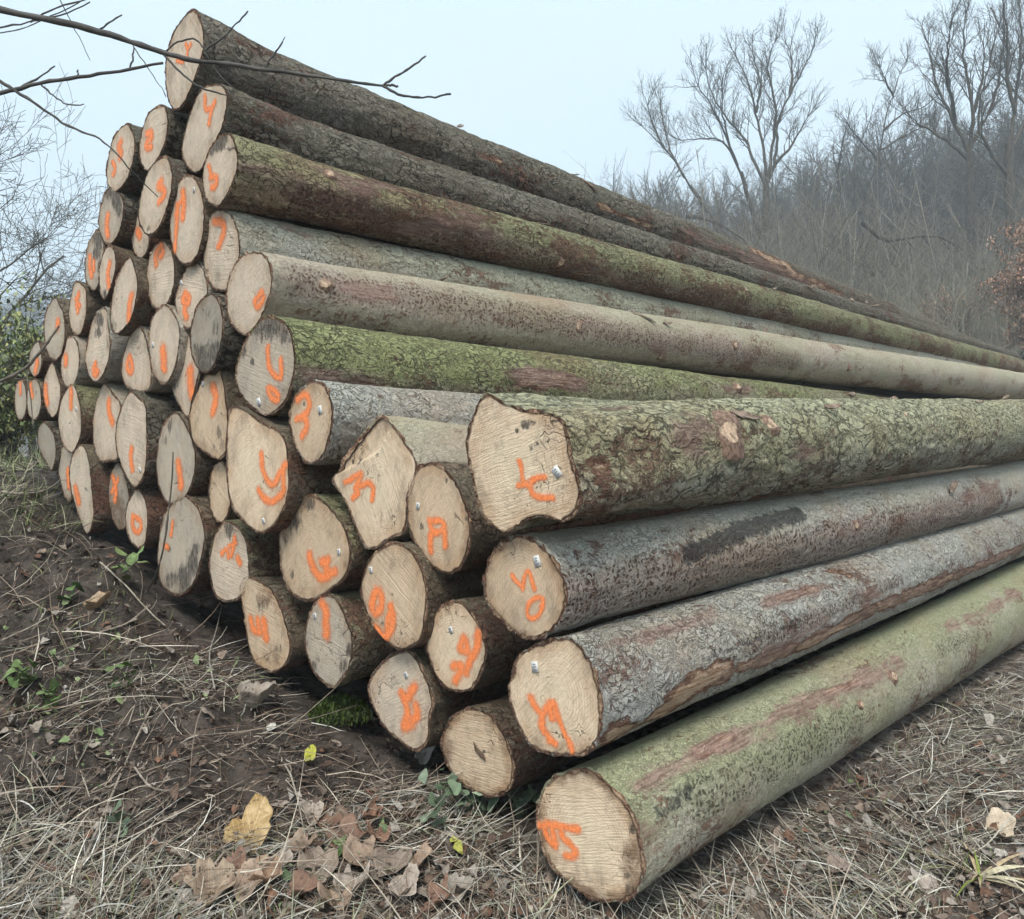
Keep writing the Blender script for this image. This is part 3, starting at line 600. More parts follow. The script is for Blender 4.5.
def solve_log(spec):
    o = np.array(spec['o'], float)
    c = o.mean(0)
    m = 0.0; Rb = None
    r = ray(*c); Op = np.array(r * ((C0 - spec['off']) / r.dot(D)))
    d = np.array(D)
    def frame(m):
        A = d + np.array([0, 0, m]); A /= np.linalg.norm(A)
        Y = np.cross([0, 0, 1], A); Y /= np.linalg.norm(Y); Z = np.cross(A, Y)
        return A, Y, Z
    def outline(A, Y, Z):
        P = on_plane(catmull(o), Op, A) - Op
        y, z = P @ Y, P @ Z
        x1, y1 = np.roll(y, -1), np.roll(z, -1); cr = y * y1 - x1 * z; ar = cr.sum() / 2
        cy = ((y + x1) * cr).sum() / (6 * ar); cz = ((z + y1) * cr).sum() / (6 * ar)
        y -= cy; z -= cz
        return y, z, Op + Y * cy + Z * cz, math.sqrt(abs(ar) / math.pi)
    A, Y, Z = frame(0); y, z, O, Rm = outline(A, Y, Z)
    Ra = Rm * .97
    Rb = Ra * spec['taper']
    if spec['far']:
        u2, vt, vb = spec['far']
        k = (u2 - CX) / F
        t2 = (k * O[1] - O[0]) / (d[0] - k * d[1])
        tl = t2 * 1.35
        x = np.array([0.0, Ra * .8])
        def res(x):
            A, Y, Z = frame(x[0]); a, b = silhouette(O, A, Y, Z, Ra, Ra + (x[1] - Ra) * 1.35, .2, tl, u2)
            return np.array([a - vt, b - vb])
        for it in range(30):
            f = res(x)
            J = np.stack([(res(x + np.array([1e-4, 0])) - f) / 1e-4, (res(x + np.array([0, 1e-4])) - f) / 1e-4], 1)
            x = x - np.clip(np.linalg.solve(J + 1e-9 * np.eye(2), f), -.08, .08) * .8
            x[1] = np.clip(x[1], .06, .40)
        m = float(np.clip(x[0], -.12, .12)); R2 = float(x[1])
        A, Y, Z = frame(m); y, z, O, Rm = outline(A, Y, Z)
        prof = lambda t: np.interp(t, [0, t2, t2 + 10], [Ra, R2, R2 * .82])
        spec['fit'] = (m, Ra, R2, t2)
    else:
        m = float(np.clip((455 - c[1]) / (1270 - c[0]) * 0, -.03, .03)); 
        prof = lambda t: Ra + (Rb - Ra) * np.asarray(t) / 20.0
    fr = Frame(); fr.A, fr.Y, fr.Z, fr.O, fr.y, fr.z, fr.Rm, fr.prof = A, Y, Z, O, y, z, Rm, prof
    th = np.mod(np.arctan2(z, y), 2 * np.pi); rr = np.hypot(y, z); i = np.argsort(th)
    th, rr = th[i], rr[i]
    fr.rad = lambda q: np.interp(np.mod(q, 2 * np.pi), np.concatenate([th - 2 * np.pi, th, th + 2 * np.pi]), np.concatenate([rr] * 3))
    return fr

def px_surface(fr, pts):
    """pixels on the side of a log -> (distance along, angle) on its surface"""
    out = []
    for (u, v) in pts:
        r = np.array(ray(u, v))
        ro = -fr.O
        best = None
        lo = None
        for dist in np.arange(1.2, 26, .012):
            p = ro + r * dist
            t = p @ fr.A
            q = p - fr.A * t
            if t > -.1 and np.linalg.norm(q) <= float(fr.prof(max(t, 0))) * 1.02:
                best = (max(t, .01), math.atan2(p @ fr.Z, p @ fr.Y)); break
        if best is None:      # just past the silhouette: take the closest approach
            dd = np.arange(1.2, 26, .012); P = ro + r * dd[:, None]; t = P @ fr.A
            q = np.linalg.norm(P - t[:, None] * fr.A, axis=1) - fr.prof(np.maximum(t, 0)); q[t < 0] = 9
            k = int(np.argmin(q)); best = (max(t[k], .01), math.atan2(P[k] @ fr.Z, P[k] @ fr.Y))
        out.append(best)
    return out

def seg_dist(px, py, pts):
    d = np.full(px.shape, 1e9)
    if len(pts) == 1: return np.hypot(px - pts[0][0], py - pts[0][1])
    for (a, b) in zip(pts[:-1], pts[1:]):
        ax, ay = a; bx, by = b; vx, vy = bx - ax, by - ay
        h = np.clip(((px - ax) * vx + (py - ay) * vy) / (vx * vx + vy * vy + 1e-12), 0, 1)
        d = np.minimum(d, np.hypot(px - ax - h * vx, py - ay - h * vy))
    return d

def build_log(spec, idx):
    fr = solve_log(spec)
    big = spec['big']
    n = 96 if big else 56
    length = spec['length'] or (19.2 + 1.6 * ((idx * 37) % 10) / 10)
    O = Vector(fr.O) + CAM
    M = Matrix.Identity(4)
    for i in range(3):
        M[i][0] = fr.A[i]; M[i][1] = fr.Y[i]; M[i][2] = fr.Z[i]; M[i][3] = O[i]
    root = empty('log', M)
    tag(root, spec['label'], 'log', 'felled spruce logs in the stack')
    th = np.arange(n) * 2 * np.pi / n
    rp = fr.rad(th)
    # --- bark
    if big: xs = np.concatenate([[.007, 0.0, .006], np.geomspace(.02, 1, 34) , 1 + np.arange(1, 150) * .03, np.linspace(5.55, length, 100)])
    else:   xs = np.concatenate([[.007, 0.0, .006], np.geomspace(.02, 1, 22), np.linspace(1.1, 3, 14), np.linspace(3.8, length, 12)])
    X, T = np.meshgrid(xs, th, indexing='ij')
    body = fr.prof(np.maximum(X, 0))
    w = sstep(0, 1, X / (spec['flare'] * (1.6 if big else 1.4)))
    rad = rp[None, :] * (1 - w) + body * w
    # bumps: slow swell and bark relief
    cy, cz = np.cos(T), np.sin(T)
    sw = np.zeros_like(X)
    amp_f = .006 if spec['bark'] not in ('rough', 'dark') else .010
    if spec['bark'] in ('smooth', 'algae'): amp_f = .0035
    for i in range(X.shape[0]):
        for j in range(n):
            x = X[i, j] + idx * 7.7
            v = .010 * mnoise.noise((x * .9, cy[i, j] * 1.3, cz[i, j] * 1.3 + idx))
            f = mnoise.noise((x * 9, cy[i, j] * 5, cz[i, j] * 5)) + .6 * mnoise.noise((x * 24, cy[i, j] * 13, cz[i, j] * 13))
            sw[i, j] = v * min(1, X[i, j] / .5) + amp_f * f * min(1, .3 + X[i, j] / .1)
    rad = rad + sw
    rag = .011 * fbm(th * 9, th * 0 + idx, 3, 8) + .006 * fbm(np.cos(th) * 3 + idx, np.sin(th) * 3, 3, 9)
    rag2 = .008 * fbm(th * 14, th * 0 + idx + 50, 2, 8)
    rad[0] = rp - .013 + rag2; rad[1] = rp + rag; rad[2] = np.maximum(rad[2], rp) + rag
    X = X.copy(); X[1] += .004 * fbm(th * 12, th * 0 + idx, 2, 4); X[2] += .004
    bend = .012 * np.sin(X * .5 + idx) * np.minimum(1, X / 2) if big else 0 * X
    V = np.stack([X, rad * cy + bend, rad * cz], -1).reshape(-1, 3)
    k = len(xs); i = np.arange(k - 1)[:, None] * n; j = np.arange(n)[None]; j2 = (j + 1) % n
    Q = np.stack([i + j, i + j2, i + n + j2, i + n + j], -1).reshape(-1, 4)
    end = len(V); V = np.concatenate([V, [[length, 0, 0]]])
    tri = np.stack([(k - 1) * n + j[0], (k - 1) * n + j2[0], np.full(n, end)], 1)
    att = {a: np.zeros(len(V)) for a in ('scrape', 'roller', 'smear', 'peel', 'algae')}
    for kind, wid, stg, pts in spec['sur']:
        s = px_surface(fr, pts)
        Xf, Tf = X.ravel(), T.ravel()
        rm = float(fr.prof(s[0][0]))
        t0 = s[0][1]
        un = lambda a: np.mod(a - t0 + np.pi, 2 * np.pi) - np.pi
        if kind in ('scrape', 'peel'): sxl = .45
        else: sxl = 1.0
        pl = [(a * sxl, float(un(np.array(b))) * rm) for a, b in s]
        dd = seg_dist(Xf * sxl, un(Tf) * rm, pl)
        att[kind][:len(Xf)] = np.maximum(att[kind][:len(Xf)], stg * np.clip(1.15 - dd / wid * .8, 0, 1))
    att['scrape'][:n] = .62; att['scrape'][n:2 * n] = np.maximum(att['scrape'][n:2 * n], .42)
    me = np_mesh('bark', V, Q, attrs=att, tris=tri[:, ::-1])
    link('bark', me, BARKS[spec['bark']], root)
    # --- sawn face: polar grid
    m = 30 if big else 20
    fr_r = np.concatenate([[0], np.sqrt(np.linspace(.002, 1, m))])
    rin = rp - .010 + rag2
    nf = n
    Rr, Tt = np.meshgrid(fr_r[1:], th, indexing='ij')
    yy = Rr * rin[None] * np.cos(Tt); zz = Rr * rin[None] * np.sin(Tt)
    xx = np.zeros_like(yy)
    V = np.concatenate([[[0.001, 0, 0]], np.stack([xx + .001, yy, zz], -1).reshape(-1, 3)])
    # hollow or step of the felling cut
    if 'stepped' in spec['label']:
        pts = on_plane([(339, 473), (377, 452), (392, 424)], fr.O, fr.A) - fr.O
        for q in range(1, len(V)):
            y, z = V[q, 1], V[q, 2]
            pl = [(p @ fr.Y, p @ fr.Z) for p in pts]
            z_line = np.interp(-y, [-pl[0][0], -pl[1][0], -pl[2][0]], [pl[0][1], pl[1][1], pl[2][1]])
            if z > z_line: V[q, 0] += .014
    i = 1 + np.arange(m - 1)[:, None] * n
    Q = np.stack([i + j, i + j2, i + n + j2, i + n + j], -1).reshape(-1, 4)
    tri = np.stack([np.zeros(n, int), 1 + j2[0], 1 + j[0]], 1)
    edge = np.concatenate([[0], np.repeat(fr_r[1:], n)])
    def to_yz(pts):
        P = on_plane(pts, fr.O, fr.A) - fr.O
        return P @ fr.Y, P @ fr.Z
    mpp = float(fr.O @ np.array(D)) and fr.O[1] / F           # metres per pixel, upright
    st = np.zeros(len(V)); br = np.zeros(len(V))
    # distances measured in the photograph's pixels through the projection of each vertex
    PW = fr.O + V[:, 1:2] * fr.Y + V[:, 2:3] * fr.Z
    pu = CX + F * PW[:, 0] / PW[:, 1]; pv = CY - F * PW[:, 2] / PW[:, 1]
    asp = np.clip(np.ptp(np.array(spec['o'])[:, 1]) / np.ptp(np.array(spec['o'])[:, 0]), 1, 2.4)
    for (u, v, r, s_) in spec['st']:
        dd = np.hypot((pu - u) * asp ** .5, (pv - v) / asp ** .35); st = np.maximum(st, s_ * np.clip(1.35 - dd / r * .85, 0, 1))
    for (u, v, r, s_) in spec['br']:
        dd = np.hypot((pu - u) * asp ** .5, (pv - v) / asp ** .35); br = np.maximum(br, s_ * np.clip(1.35 - dd / r * .8, 0, 1))
    if spec['rim']:
        an = np.arctan2(V[:, 2], V[:, 1]); wv_ = .5 + .5 * np.sin(an * 2 + idx) * .6 + .4 * np.sin(an * 3 + 2 * idx)
        br = np.maximum(br, spec['rim'] * np.clip((edge - .66 - .12 * wv_) / .22, 0, 1) * (.45 + .55 * wv_))
    me = np_mesh('cut_face', V, Q, attrs={'edge': edge, 'stain': st, 'brown': br}, tris=tri)
    face = link('cut_face', me, WOODS[spec['wood']], root)
    # --- orange paint, a thin film on the face
    if spec['p']:
        strokes = []
        for wpx, pts in spec['p']:
            y, z = to_yz(pts); 
            yz = np.stack([y, z], 1)
            for _ in range(2):      # round the corners as a hand does
                if len(yz) > 2:
                    q1 = yz[:-1] * .75 + yz[1:] * .25; q2 = yz[:-1] * .25 + yz[1:] * .75
                    yz = np.concatenate([yz[:1], np.stack([q1, q2], 1).reshape(-1, 2), yz[-1:]])
            strokes.append((wpx * mpp * (.80 if big else .95), [tuple(q) for q in yz]))
        ally = [q[0] for _, s in strokes for q in s]; allz = [q[1] for _, s in strokes for q in s]
        wm = max(s[0] for s in strokes) * 3
        g = max(.003, .8 * mpp)
        gy = np.arange(min(ally) - wm, max(ally) + wm, g); gzv = np.arange(min(allz) - wm, max(allz) + wm, g)
        Yg, Zg = np.meshgrid(gy, gzv, indexing='ij')
        pa = np.zeros_like(Yg)
        wobY = Yg + .006 * fbm(Yg * 40 + idx, Zg * 40, 2, 5); wobZ = Zg + .006 * fbm(Yg * 40 - idx, Zg * 40, 2, 6)
        for hw, pts in strokes:
            dd = seg_dist(wobY, wobZ, pts)
            pa = np.maximum(pa, np.maximum(np.clip(1.22 - dd / hw * .62, 0, 1), .30 * np.clip(1 - dd / hw / 3, 0, 1)))
        inside = np.hypot(Yg, Zg) < fr.rad(np.arctan2(Zg, Yg)) - .004
        pa = np.where(inside, pa, 0)
        # light overspray
        idm = np.arange(Yg.size).reshape(Yg.shape)
        keep = (pa[:-1, :-1] + pa[1:, :-1] + pa[1:, 1:] + pa[:-1, 1:]) > .02
        q = np.stack([idm[:-1, :-1], idm[1:, :-1], idm[1:, 1:], idm[:-1, 1:]], -1)[keep]
        used = np.unique(q); re = np.full(Yg.size, -1); re[used] = np.arange(len(used))
        xoff = -.0015
        V = np.stack([np.full(Yg.size, xoff), Yg.ravel(), Zg.ravel()], 1)[used]
        me = np_mesh('painted_number', V, re[q][:, ::-1], attrs={'paint': pa.ravel()[used]})
        link('painted_number', me, PAINT, face)
    if spec['tag']:
        y, z = to_yz([spec['tag']]); y, z = float(y[0]), float(z[0])
        hw, hh = (.0125, .0175) if big else (.0085, .013)
        a = R(random.uniform(-40, 10)); ca, sa = math.cos(a), math.sin(a)
        def qd(y0, y1, z0, z1, x): return [(x, y + yy * ca - zz * sa, z + yy * sa + zz * ca) for yy, zz in ((y0, z0), (y1, z0), (y1, z1), (y0, z1))]
        fro = qd(-hw, hw, -hh, hh, -.0022); bak = qd(-hw, hw, -hh, hh, .0005)
        V = fro + bak
        faces = [(0, 1, 2, 3), (0, 4, 5, 1), (1, 5, 6, 2), (2, 6, 7, 3), (3, 7, 4, 0)]
        mi = [0] * 5
        for dz in (-.5, 0.05, .5):
            w_ = hw * random.uniform(.3, .6)
            b = len(V); V += qd(-w_, w_, hh * dz - .0022, hh * dz + .0022, -.0026); faces.append((b, b + 1, b + 2, b + 3)); mi.append(1)
        me = np_mesh('number_tag', V, faces)
        tg = link('number_tag', me, [TAGM, TAGINK], face, smooth=False)
        me.polygons.foreach_set('material_index', mi)
    # --- strips of bark that stand off the side
    nf_ = {'dark': 9, 'mossy': 6, 'rough': 5, 'smooth': 5}.get(spec['bark'], 3) if big else 0
    g = np.random.default_rng(idx + 500)
    for k_ in range(nf_):
        V = []; Q = []
        t_ = 1.2 + (16 if idx == 0 else 9) * g.random(); a_ = R(g.uniform(75, 150)); rr_ = float(fr.prof(t_)) + .006
        l_, w_ = .07 + .16 * g.random() ** 2, .010 + .018 * g.random(); lift = .006 + .05 * g.random() ** 2; tw = g.normal(0, .35)
        bend_ = float(.012 * np.sin(t_ * .5 + idx) * min(1, t_ / 2))
        for qx in range(7):
            f_ = qx / 6 - .5
            for qy in (-1, -.3, .4, 1):
                wv_ = w_ * (1 - 2.6 * f_ * f_) * (1 + .25 * g.normal()); dx = f_ * l_ * math.cos(tw) - qy * wv_ * math.sin(tw); dyv = f_ * l_ * math.sin(tw) + qy * wv_ * math.cos(tw)
                an = a_ + dyv / rr_; h_ = rr_ + lift * (f_ + .5) ** 1.8 + .25 * lift * qy * qy
                V.append((t_ + dx, h_ * math.cos(an) + bend_, h_ * math.sin(an)))
        for qx in range(6):
            for qy in range(3): Q.append((qx * 4 + qy, qx * 4 + qy + 1, qx * 4 + qy + 5, qx * 4 + qy + 4))
        fl = link('loose_bark', np_mesh('loose_bark', np.array(V), np.array(Q)), FLAKE, root)
        so_ = fl.modifiers.new('thickness', 'SOLIDIFY'); so_.thickness = .004
    # --- branch stubs
    for (u, v, r) in spec['knots']:
        (t, a), = px_surface(fr, [(u, v)])
        Rr_ = float(fr.prof(t)) + .002
        c = np.array([t, Rr_ * math.cos(a), Rr_ * math.sin(a)]); nn = np.array([-.15, math.cos(a), math.sin(a)]); nn /= np.linalg.norm(nn)
        ax = np.array([1., 0, 0]); ax -= nn * (ax @ nn); ax /= np.linalg.norm(ax); bx = np.cross(nn, ax)
        V = []; Q = []; kk = 18
        for h, s_ in ((-.02, 2.3), (.001, 1.7), (.006, 1.12), (.009, .95), (.009, .85)):
            for q in range(kk):
                an = q * 2 * math.pi / kk; rr = .85 * r * s_ * (1 + .13 * math.sin(3 * an + u) + .08 * math.sin(5 * an + v))
                V.append(c + nn * (h + .003 * math.sin(2 * an + v)) + ax * rr * 1.25 * math.cos(an) + bx * rr * math.sin(an))
        for h in range(4):
            for q in range(kk): Q.append((h * kk + q, h * kk + (q + 1) % kk, (h + 1) * kk + (q + 1) % kk, (h + 1) * kk + q))
        V.append(c + nn * .0093); T3 = [(4 * kk + q, 4 * kk + (q + 1) % kk, len(V) - 1) for q in range(kk)]
        me = np_mesh('branch_stub', np.array(V), Q, tris=T3)
        mi = [0] * (3 * kk) + [1] * kk + [1] * kk
        link('branch_stub', me, [STUBBARK, STUBWOOD], root)
        me.polygons.foreach_set('material_index', mi)
    return root, fr
FLAKE = plain('loose_bark', (.20, .15, .115), .9, .55, 25)
STUBBARK = plain('stub_bark', (.20, .13, .095), .9, .5, 60)
STUBWOOD = plain('stub_wood', (.42, .30, .21), .8, .45, 45)
LOGFR = []
for i_, sp_ in enumerate(LOGS):
    LOGFR.append(build_log(sp_, i_))
    if 'fit' in sp_: print('fit', sp_['label'][:30], [round(q, 3) for q in sp_['fit']])
# ------------------------------------------------------------------ ground sheet
def axis(c, near, far, n, p):
    u = np.linspace(-1, 1, n)
    return u
def make_ground():
    # rows by distance from a point under the stack's front, fine close by and coarse towards the horizon
    nr, na = 640, 680
    r = np.concatenate([np.linspace(0, 1.2, 12, endpoint=False), np.geomspace(1.2, 14, 520, endpoint=False), np.geomspace(14, 900, nr - 532)])
    half = np.linspace(-1, 1, na - 60)
    a = np.concatenate([half * R(44), np.linspace(R(44), R(316), 62)[1:-1]])
    Rr, A = np.meshgrid(r, a, indexing='ij')
    X = Rr * np.sin(A); Y = Rr * np.cos(A)
    Z = ground(X, Y)
    V = np.stack([X, Y, Z], -1).reshape(-1, 3)
    n = len(a); k = len(r)
    i = np.arange(k - 1)[:, None] * n; j = np.arange(n)[None]; j2 = (j + 1) % n
    Q = np.stack([i + j, i + n + j, i + n + j2, i + j2], -1).reshape(-1, 4)
    Q = Q[np.arange(len(Q)) >= 0]
    # mud, leaf mould and straw by place
    s = (X - P0.x) * E.x + (Y - P0.y) * E.y; t = (X - P0.x) * D.x + (Y - P0.y) * D.y
    mud = sstep(.55, 1.3, s) * (1 - sstep(4.4, 6, s))
    far = sstep(18, 40, np.hypot(X, Y))
    me = np_mesh('ground', V, Q, attrs={'mud': mud.ravel(), 'far': far.ravel()})
    t_ = NT('earth_and_leaf_mould'); o = t_.obj()
    big = t_.noise(o, 1.1, 4); mid = t_.noise(o, 9, 5, .65); fine = t_.noise(o, 70, 5, .7); lf = t_.vor(o, 24, 'F1', 1)
    le = t_.vor(o, 24, 'DISTANCE_TO_EDGE')
    soil = t_.mix(t_.ramp(mid, .3, .7), (.028, .0225, .019), (.115, .094, .079))
    sp = t_.n('ShaderNodeSeparateColor'); t_.set(sp.inputs[0], lf)
    leaf = t_.mix(sp.outputs[0], (.07, .05, .038), (.26, .205, .165))
    leaf = t_.mix(t_.math('MULTIPLY', t_.ramp(sp.outputs[1], .72, .9), .7), leaf, (.32, .29, .25))
    m = t_.attr('mud')
    lit = t_.ramp(t_.math('SUBTRACT', t_.math('ADD', mid, t_.math('MULTIPLY', big, .6)), t_.math('MULTIPLY', m, .32)), .62, .85)
    c = t_.mix(t_.math('MULTIPLY', lit, .8), soil, leaf)
    red = t_.math('MULTIPLY', t_.ramp(t_.noise(o, 2.3, 4), .55, .7), t_.math('MULTIPLY', m, .3))
    c = t_.mix(red, c, (.115, .066, .05))
    farc = t_.mix(t_.ramp(t_.noise(o, .25, 5, .65), .3, .7), (.075, .062, .046), (.13, .115, .08))
    farc = t_.mix(t_.ramp(t_.noise(o, .05, 3), .52, .66), farc, (.095, .115, .05))
    c = t_.mix(t_.attr('far'), c, farc)
    c = t_.mix(t_.math('MULTIPLY', fine, .5), c, t_.mix(.5, c, (.02, .016, .013)))
    h = t_.math('ADD', t_.math('MULTIPLY', mid, .8), t_.math('MULTIPLY', fine, .45))
    h = t_.math('ADD', h, t_.math('MULTIPLY', t_.math('MULTIPLY', lit, sp.outputs[2]), .4))
    mat = t_.bsdf(c, .9, t_.bump(h, .9, .03), .25)
    tag(link('ground', me, mat), kind='structure')
make_ground()

def polar_points(n, r0, r1, half=44, p=1.0):
    """points round the camera, as dense in every direction one could look"""
    u = rng.random(n)
    r = 1 / (1 / r0 + u * (1 / r1 - 1 / r0)) if p == 1 else np.exp(np.log(r0) + u * np.log(r1 / r0))
    a = R(half) * (2 * rng.random(n) - 1)
    x, y = r * np.sin(a), r * np.cos(a)
    s = (x - P0.x) * E.x + (y - P0.y) * E.y; t = (x - P0.x) * D.x + (y - P0.y) * D.y
    return x, y, s, t
def free(s, t):      # not under the stack
    return (t < -.02) | (s < -.22) | (s > 5.0)

# ------------------------------------------------------------------ dead grass, leaf litter, crumbs of earth
def blades(name, label_kind, n, r0, r1, lmin, lmax, wmin, wmax, cols, lift, keep, curl=.5, upright=.12, half=46):
    x, y, s, t = polar_points(n, r0, r1, half)
    k = keep(x, y, s, t) & free(s, t); x, y, s, t = x[k], y[k], s[k], t[k]; n = len(x)
    z = ground(x, y)
    ln = lmin + (lmax - lmin) * rng.random(n) ** 1.6; wd = wmin + (wmax - wmin) * rng.random(n) ** 1.5
    flow = 6 * fbm(x * .9, y * .9, 2, 77)
    a = flow + rng.normal(0, 1.0, n)
    up = np.abs(rng.normal(0, upright, n)) + .02
    cv = rng.normal(0, curl, n)
    K = 5
    pts = np.zeros((n, K, 3)); ang = a.copy(); el = up.copy(); p = np.stack([x, y, z + lift * rng.random(n)], 1)
    dirs = []
    drop = rng.normal(.10, .16, n)
    for i in range(K):
        pts[:, i] = p
        d = np.stack([np.cos(ang) * np.cos(el), np.sin(ang) * np.cos(el), np.sin(el)], 1); dirs.append(d)
        p = p + d * (ln / (K - 1))[:, None]; ang = ang + cv / K; el = el - drop
    g = ground(pts[:, :, 0].ravel(), pts[:, :, 1].ravel()).reshape(n, K)
    pts[:, :, 2] = np.maximum(pts[:, :, 2], g + .002 + .012 * rng.random(n)[:, None])
    side = np.stack([-np.sin(a), np.cos(a), rng.normal(0, .5, n)], 1); side /= np.linalg.norm(side, axis=1)[:, None]
    tap = np.array([.8, 1, .95, .7, .2])
    wv = side[:, None, :] * (wd[:, None] * tap[None])[:, :, None] / 2
    V = np.stack([pts - wv, pts + wv], 2).reshape(-1, 3)
    base = np.arange(n)[:, None] * (2 * K); ii = np.arange(K - 1)[None] * 2
    Q = np.stack([base + ii, base + ii + 1, base + ii + 3, base + ii + 2], -1).reshape(-1, 4)
    cols = np.array(cols); c = cols[rng.integers(0, len(cols), n)] * (.6 + .75 * rng.random(n))[:, None]
    C = np.repeat(c, 2 * K, 0)
    return np_mesh(name, V, Q, cols=C)
STRAW = vcol_mat('dead_grass', .75, .25, 60)
GREENM = vcol_mat('green_blades', .6, .25, 60)
def k_straw(x, y, s, t):
    d = .45 * fbm(x * 1.5, y * 1.5, 3, 55) + .30
    d += np.where(s < .9, .45, 0) + np.where((s < -.15) & (s > -.8), .2, 0) - .36 * sstep(.8, 1.3, s) * (1 - sstep(3.0, 4.0, s)) * sstep(-2.0, -1.2, t)
    d += np.where((s < -.9), -.72, 0) - .16 * (s < .9) + .9 * fbm(x * .8, y * .8, 2, 58) * (s < .8) + .4 * (t < -1.45) + .25 * ((s > .6) & (s < 1.5) & (t < -1.1))
    d += .35 * (np.abs(s - 2.1 + .5 * (t + 1)) < .28)
    return d > rng.random(len(x)) * .85
STRAWC = [(.42, .385, .31), (.31, .28, .225), (.56, .52, .435), (.23, .20, .16), (.40, .39, .345), (.13, .105, .082), (.26, .22, .17), (.52, .505, .455), (.19, .145, .11), (.28, .29, .20)]
tag(link('dead_grass', blades('dead_grass', '', 125000, 1.65, 11, .05, .32, .0016, .0052, STRAWC, .03, k_straw, upright=.2)), 'pale dead grass stalks lying matted over the ground before the logs', 'grass', kind='stuff').data.materials.append(STRAW)
k_crest = lambda x, y, s, t: (s > 3.6) & (s < 7.5) & (t > -2.2) & (t < 2) & (rng.random(len(x)) < .95)
tag(link('bank_grass', blades('bank_grass', '', 60000, 3.2, 12, .08, .34, .003, .007, [(.17, .22, .08), (.24, .27, .12), (.36, .34, .24), (.28, .25, .18), (.13, .17, .07)], .0, k_crest, upright=.75), GREENM), 'tangled green and dry grass on the crest of the left bank', 'grass', kind='stuff')
def weeds():
    x, y, s, t = polar_points(5200, 1.7, 12)
    k = free(s, t) & (fbm(x * 1.6, y * 1.6, 3, 61) > .10) & ((s < .7) & (s > -.4) | (s > 1.2)); x, y = x[k], y[k]; n = len(x)
    c = np.array([(.15, .21, .09), (.20, .26, .12), (.11, .15, .075), (.25, .29, .15)])[rng.integers(0, 4, n)] * (.7 + .5 * rng.random((n, 1)))
    V, Q, C = leaf_mesh_arrays(n, x, y, ground(x, y) + .01 + .05 * rng.random(n), .010 + .024 * rng.random(n) ** 2, c, tilt=.6)
    tag(link('small_weeds', np_mesh('small_weeds', V, Q, cols=C), GREENM), 'tiny green weed leaves scattered through the litter', 'weeds', kind='stuff')
k_fine = lambda x, y, s, t: rng.random(len(x)) < np.where(s < -.5, .9, .7)
tag(link('straw_chaff', blades('straw_chaff', '', 60000, 1.7, 16, .015, .08, .002, .006, [(.30, .25, .2), (.22, .17, .135), (.36, .32, .27), (.15, .11, .085), (.10, .075, .058)], .008, k_fine, upright=.15)), 'short trampled chaff and bark shreds on the track', 'chaff', kind='stuff').data.materials.append(STRAW)
k_stalk = lambda x, y, s, t: rng.random(len(x)) < np.where(s > .8, .9, .45)
tag(link('dry_stalks', blades('dry_stalks', '', 3600, 1.7, 9, .18, .65, .003, .0065, [(.42, .37, .30), (.33, .28, .22), (.27, .22, .17), (.20, .155, .115)], .03, k_stalk, curl=.7, upright=.25)), 'long dry stalks strewn over the bank and verge', 'stalks', kind='stuff').data.materials.append(STRAW)
k_twig = lambda x, y, s, t: rng.random(len(x)) < .9
tag(link('twig_litter', blades('twig_litter', '', 20000, 1.7, 14, .04, .26, .002, .005, [(.10, .072, .055), (.17, .125, .095), (.28, .23, .18), (.06, .045, .035), (.14, .085, .062)], .02, k_twig, curl=1.1)), 'thin dark twigs and rootlets scattered on the mud', 'twigs', kind='stuff').data.materials.append(STRAW)
k_gr = lambda x, y, s, t: (fbm(x * 1.1, y * 1.1, 3, 99) > .12) & ((s < .9) | (s > 1.6)) | ((s > 4.3) & (rng.random(len(x)) < .5)) | ((s < -.1) & (s > -.6) & (rng.random(len(x)) < .2))
tag(link('green_grass', blades('green_grass', '', 15000, 1.8, 12, .03, .13, .0018, .0045, [(.13, .17, .06), (.17, .21, .08), (.24, .25, .11)], .0, k_gr, upright=.6)), 'sparse green grass blades growing through the litter', 'grass', kind='stuff').data.materials.append(GREENM)

def leaf_mesh_arrays(n, x, y, z, size, cols, tilt=.35, fold=.5):
    """n small curled leaves as fans of quads"""
    prof = np.array([(0, 0), (.12, .32), (.36, .46), (.66, .36), (.86, .18), (1, 0)])
    nl = len(prof)
    a = rng.random(n) * 2 * np.pi; sz = size
    V = np.zeros((n, nl, 3, 3))
    cu = rng.normal(0, .45, n); fo = rng.normal(0, fold, n); wid = .65 + .6 * rng.random(n)
    for i, (l, w) in enumerate(prof):
        for k, sd in enumerate((-1, 0, 1)):
            lw = w * wid * (1 + .25 * rng.normal(0, 1, n))
            px = (l - .5); py = sd * lw
            pz = cu * (l - .5) ** 2 * 1.6 + fo * np.abs(py) + .05 * rng.normal(0, 1, n)
            V[:, i, k, 0] = px; V[:, i, k, 1] = py; V[:, i, k, 2] = pz
    V *= sz[:, None, None, None]
    tx = rng.normal(0, tilt, n); ty = rng.normal(0, tilt, n)
    X, Y, Z = V[..., 0], V[..., 1], V[..., 2]
    Z = Z + X * tx[:, None, None] + Y * ty[:, None, None]
    ca, sa = np.cos(a)[:, None, None], np.sin(a)[:, None, None]
    Xr, Yr = X * ca - Y * sa, X * sa + Y * ca
    Z = Z - Z.min(axis=(1, 2), keepdims=True) * .75
    V = np.stack([Xr + x[:, None, None], Yr + y[:, None, None], Z + z[:, None, None]], -1).reshape(-1, 3)
    b = np.arange(n)[:, None, None] * nl * 3; i = np.arange(nl - 1)[None, :, None] * 3; k = np.arange(2)[None, None, :]
    Q = np.stack([b + i + k, b + i + k + 1, b + i + k + 4, b + i + k + 3], -1).reshape(-1, 4)
    C = np.repeat(cols, nl * 3, 0)
    return V, Q, C
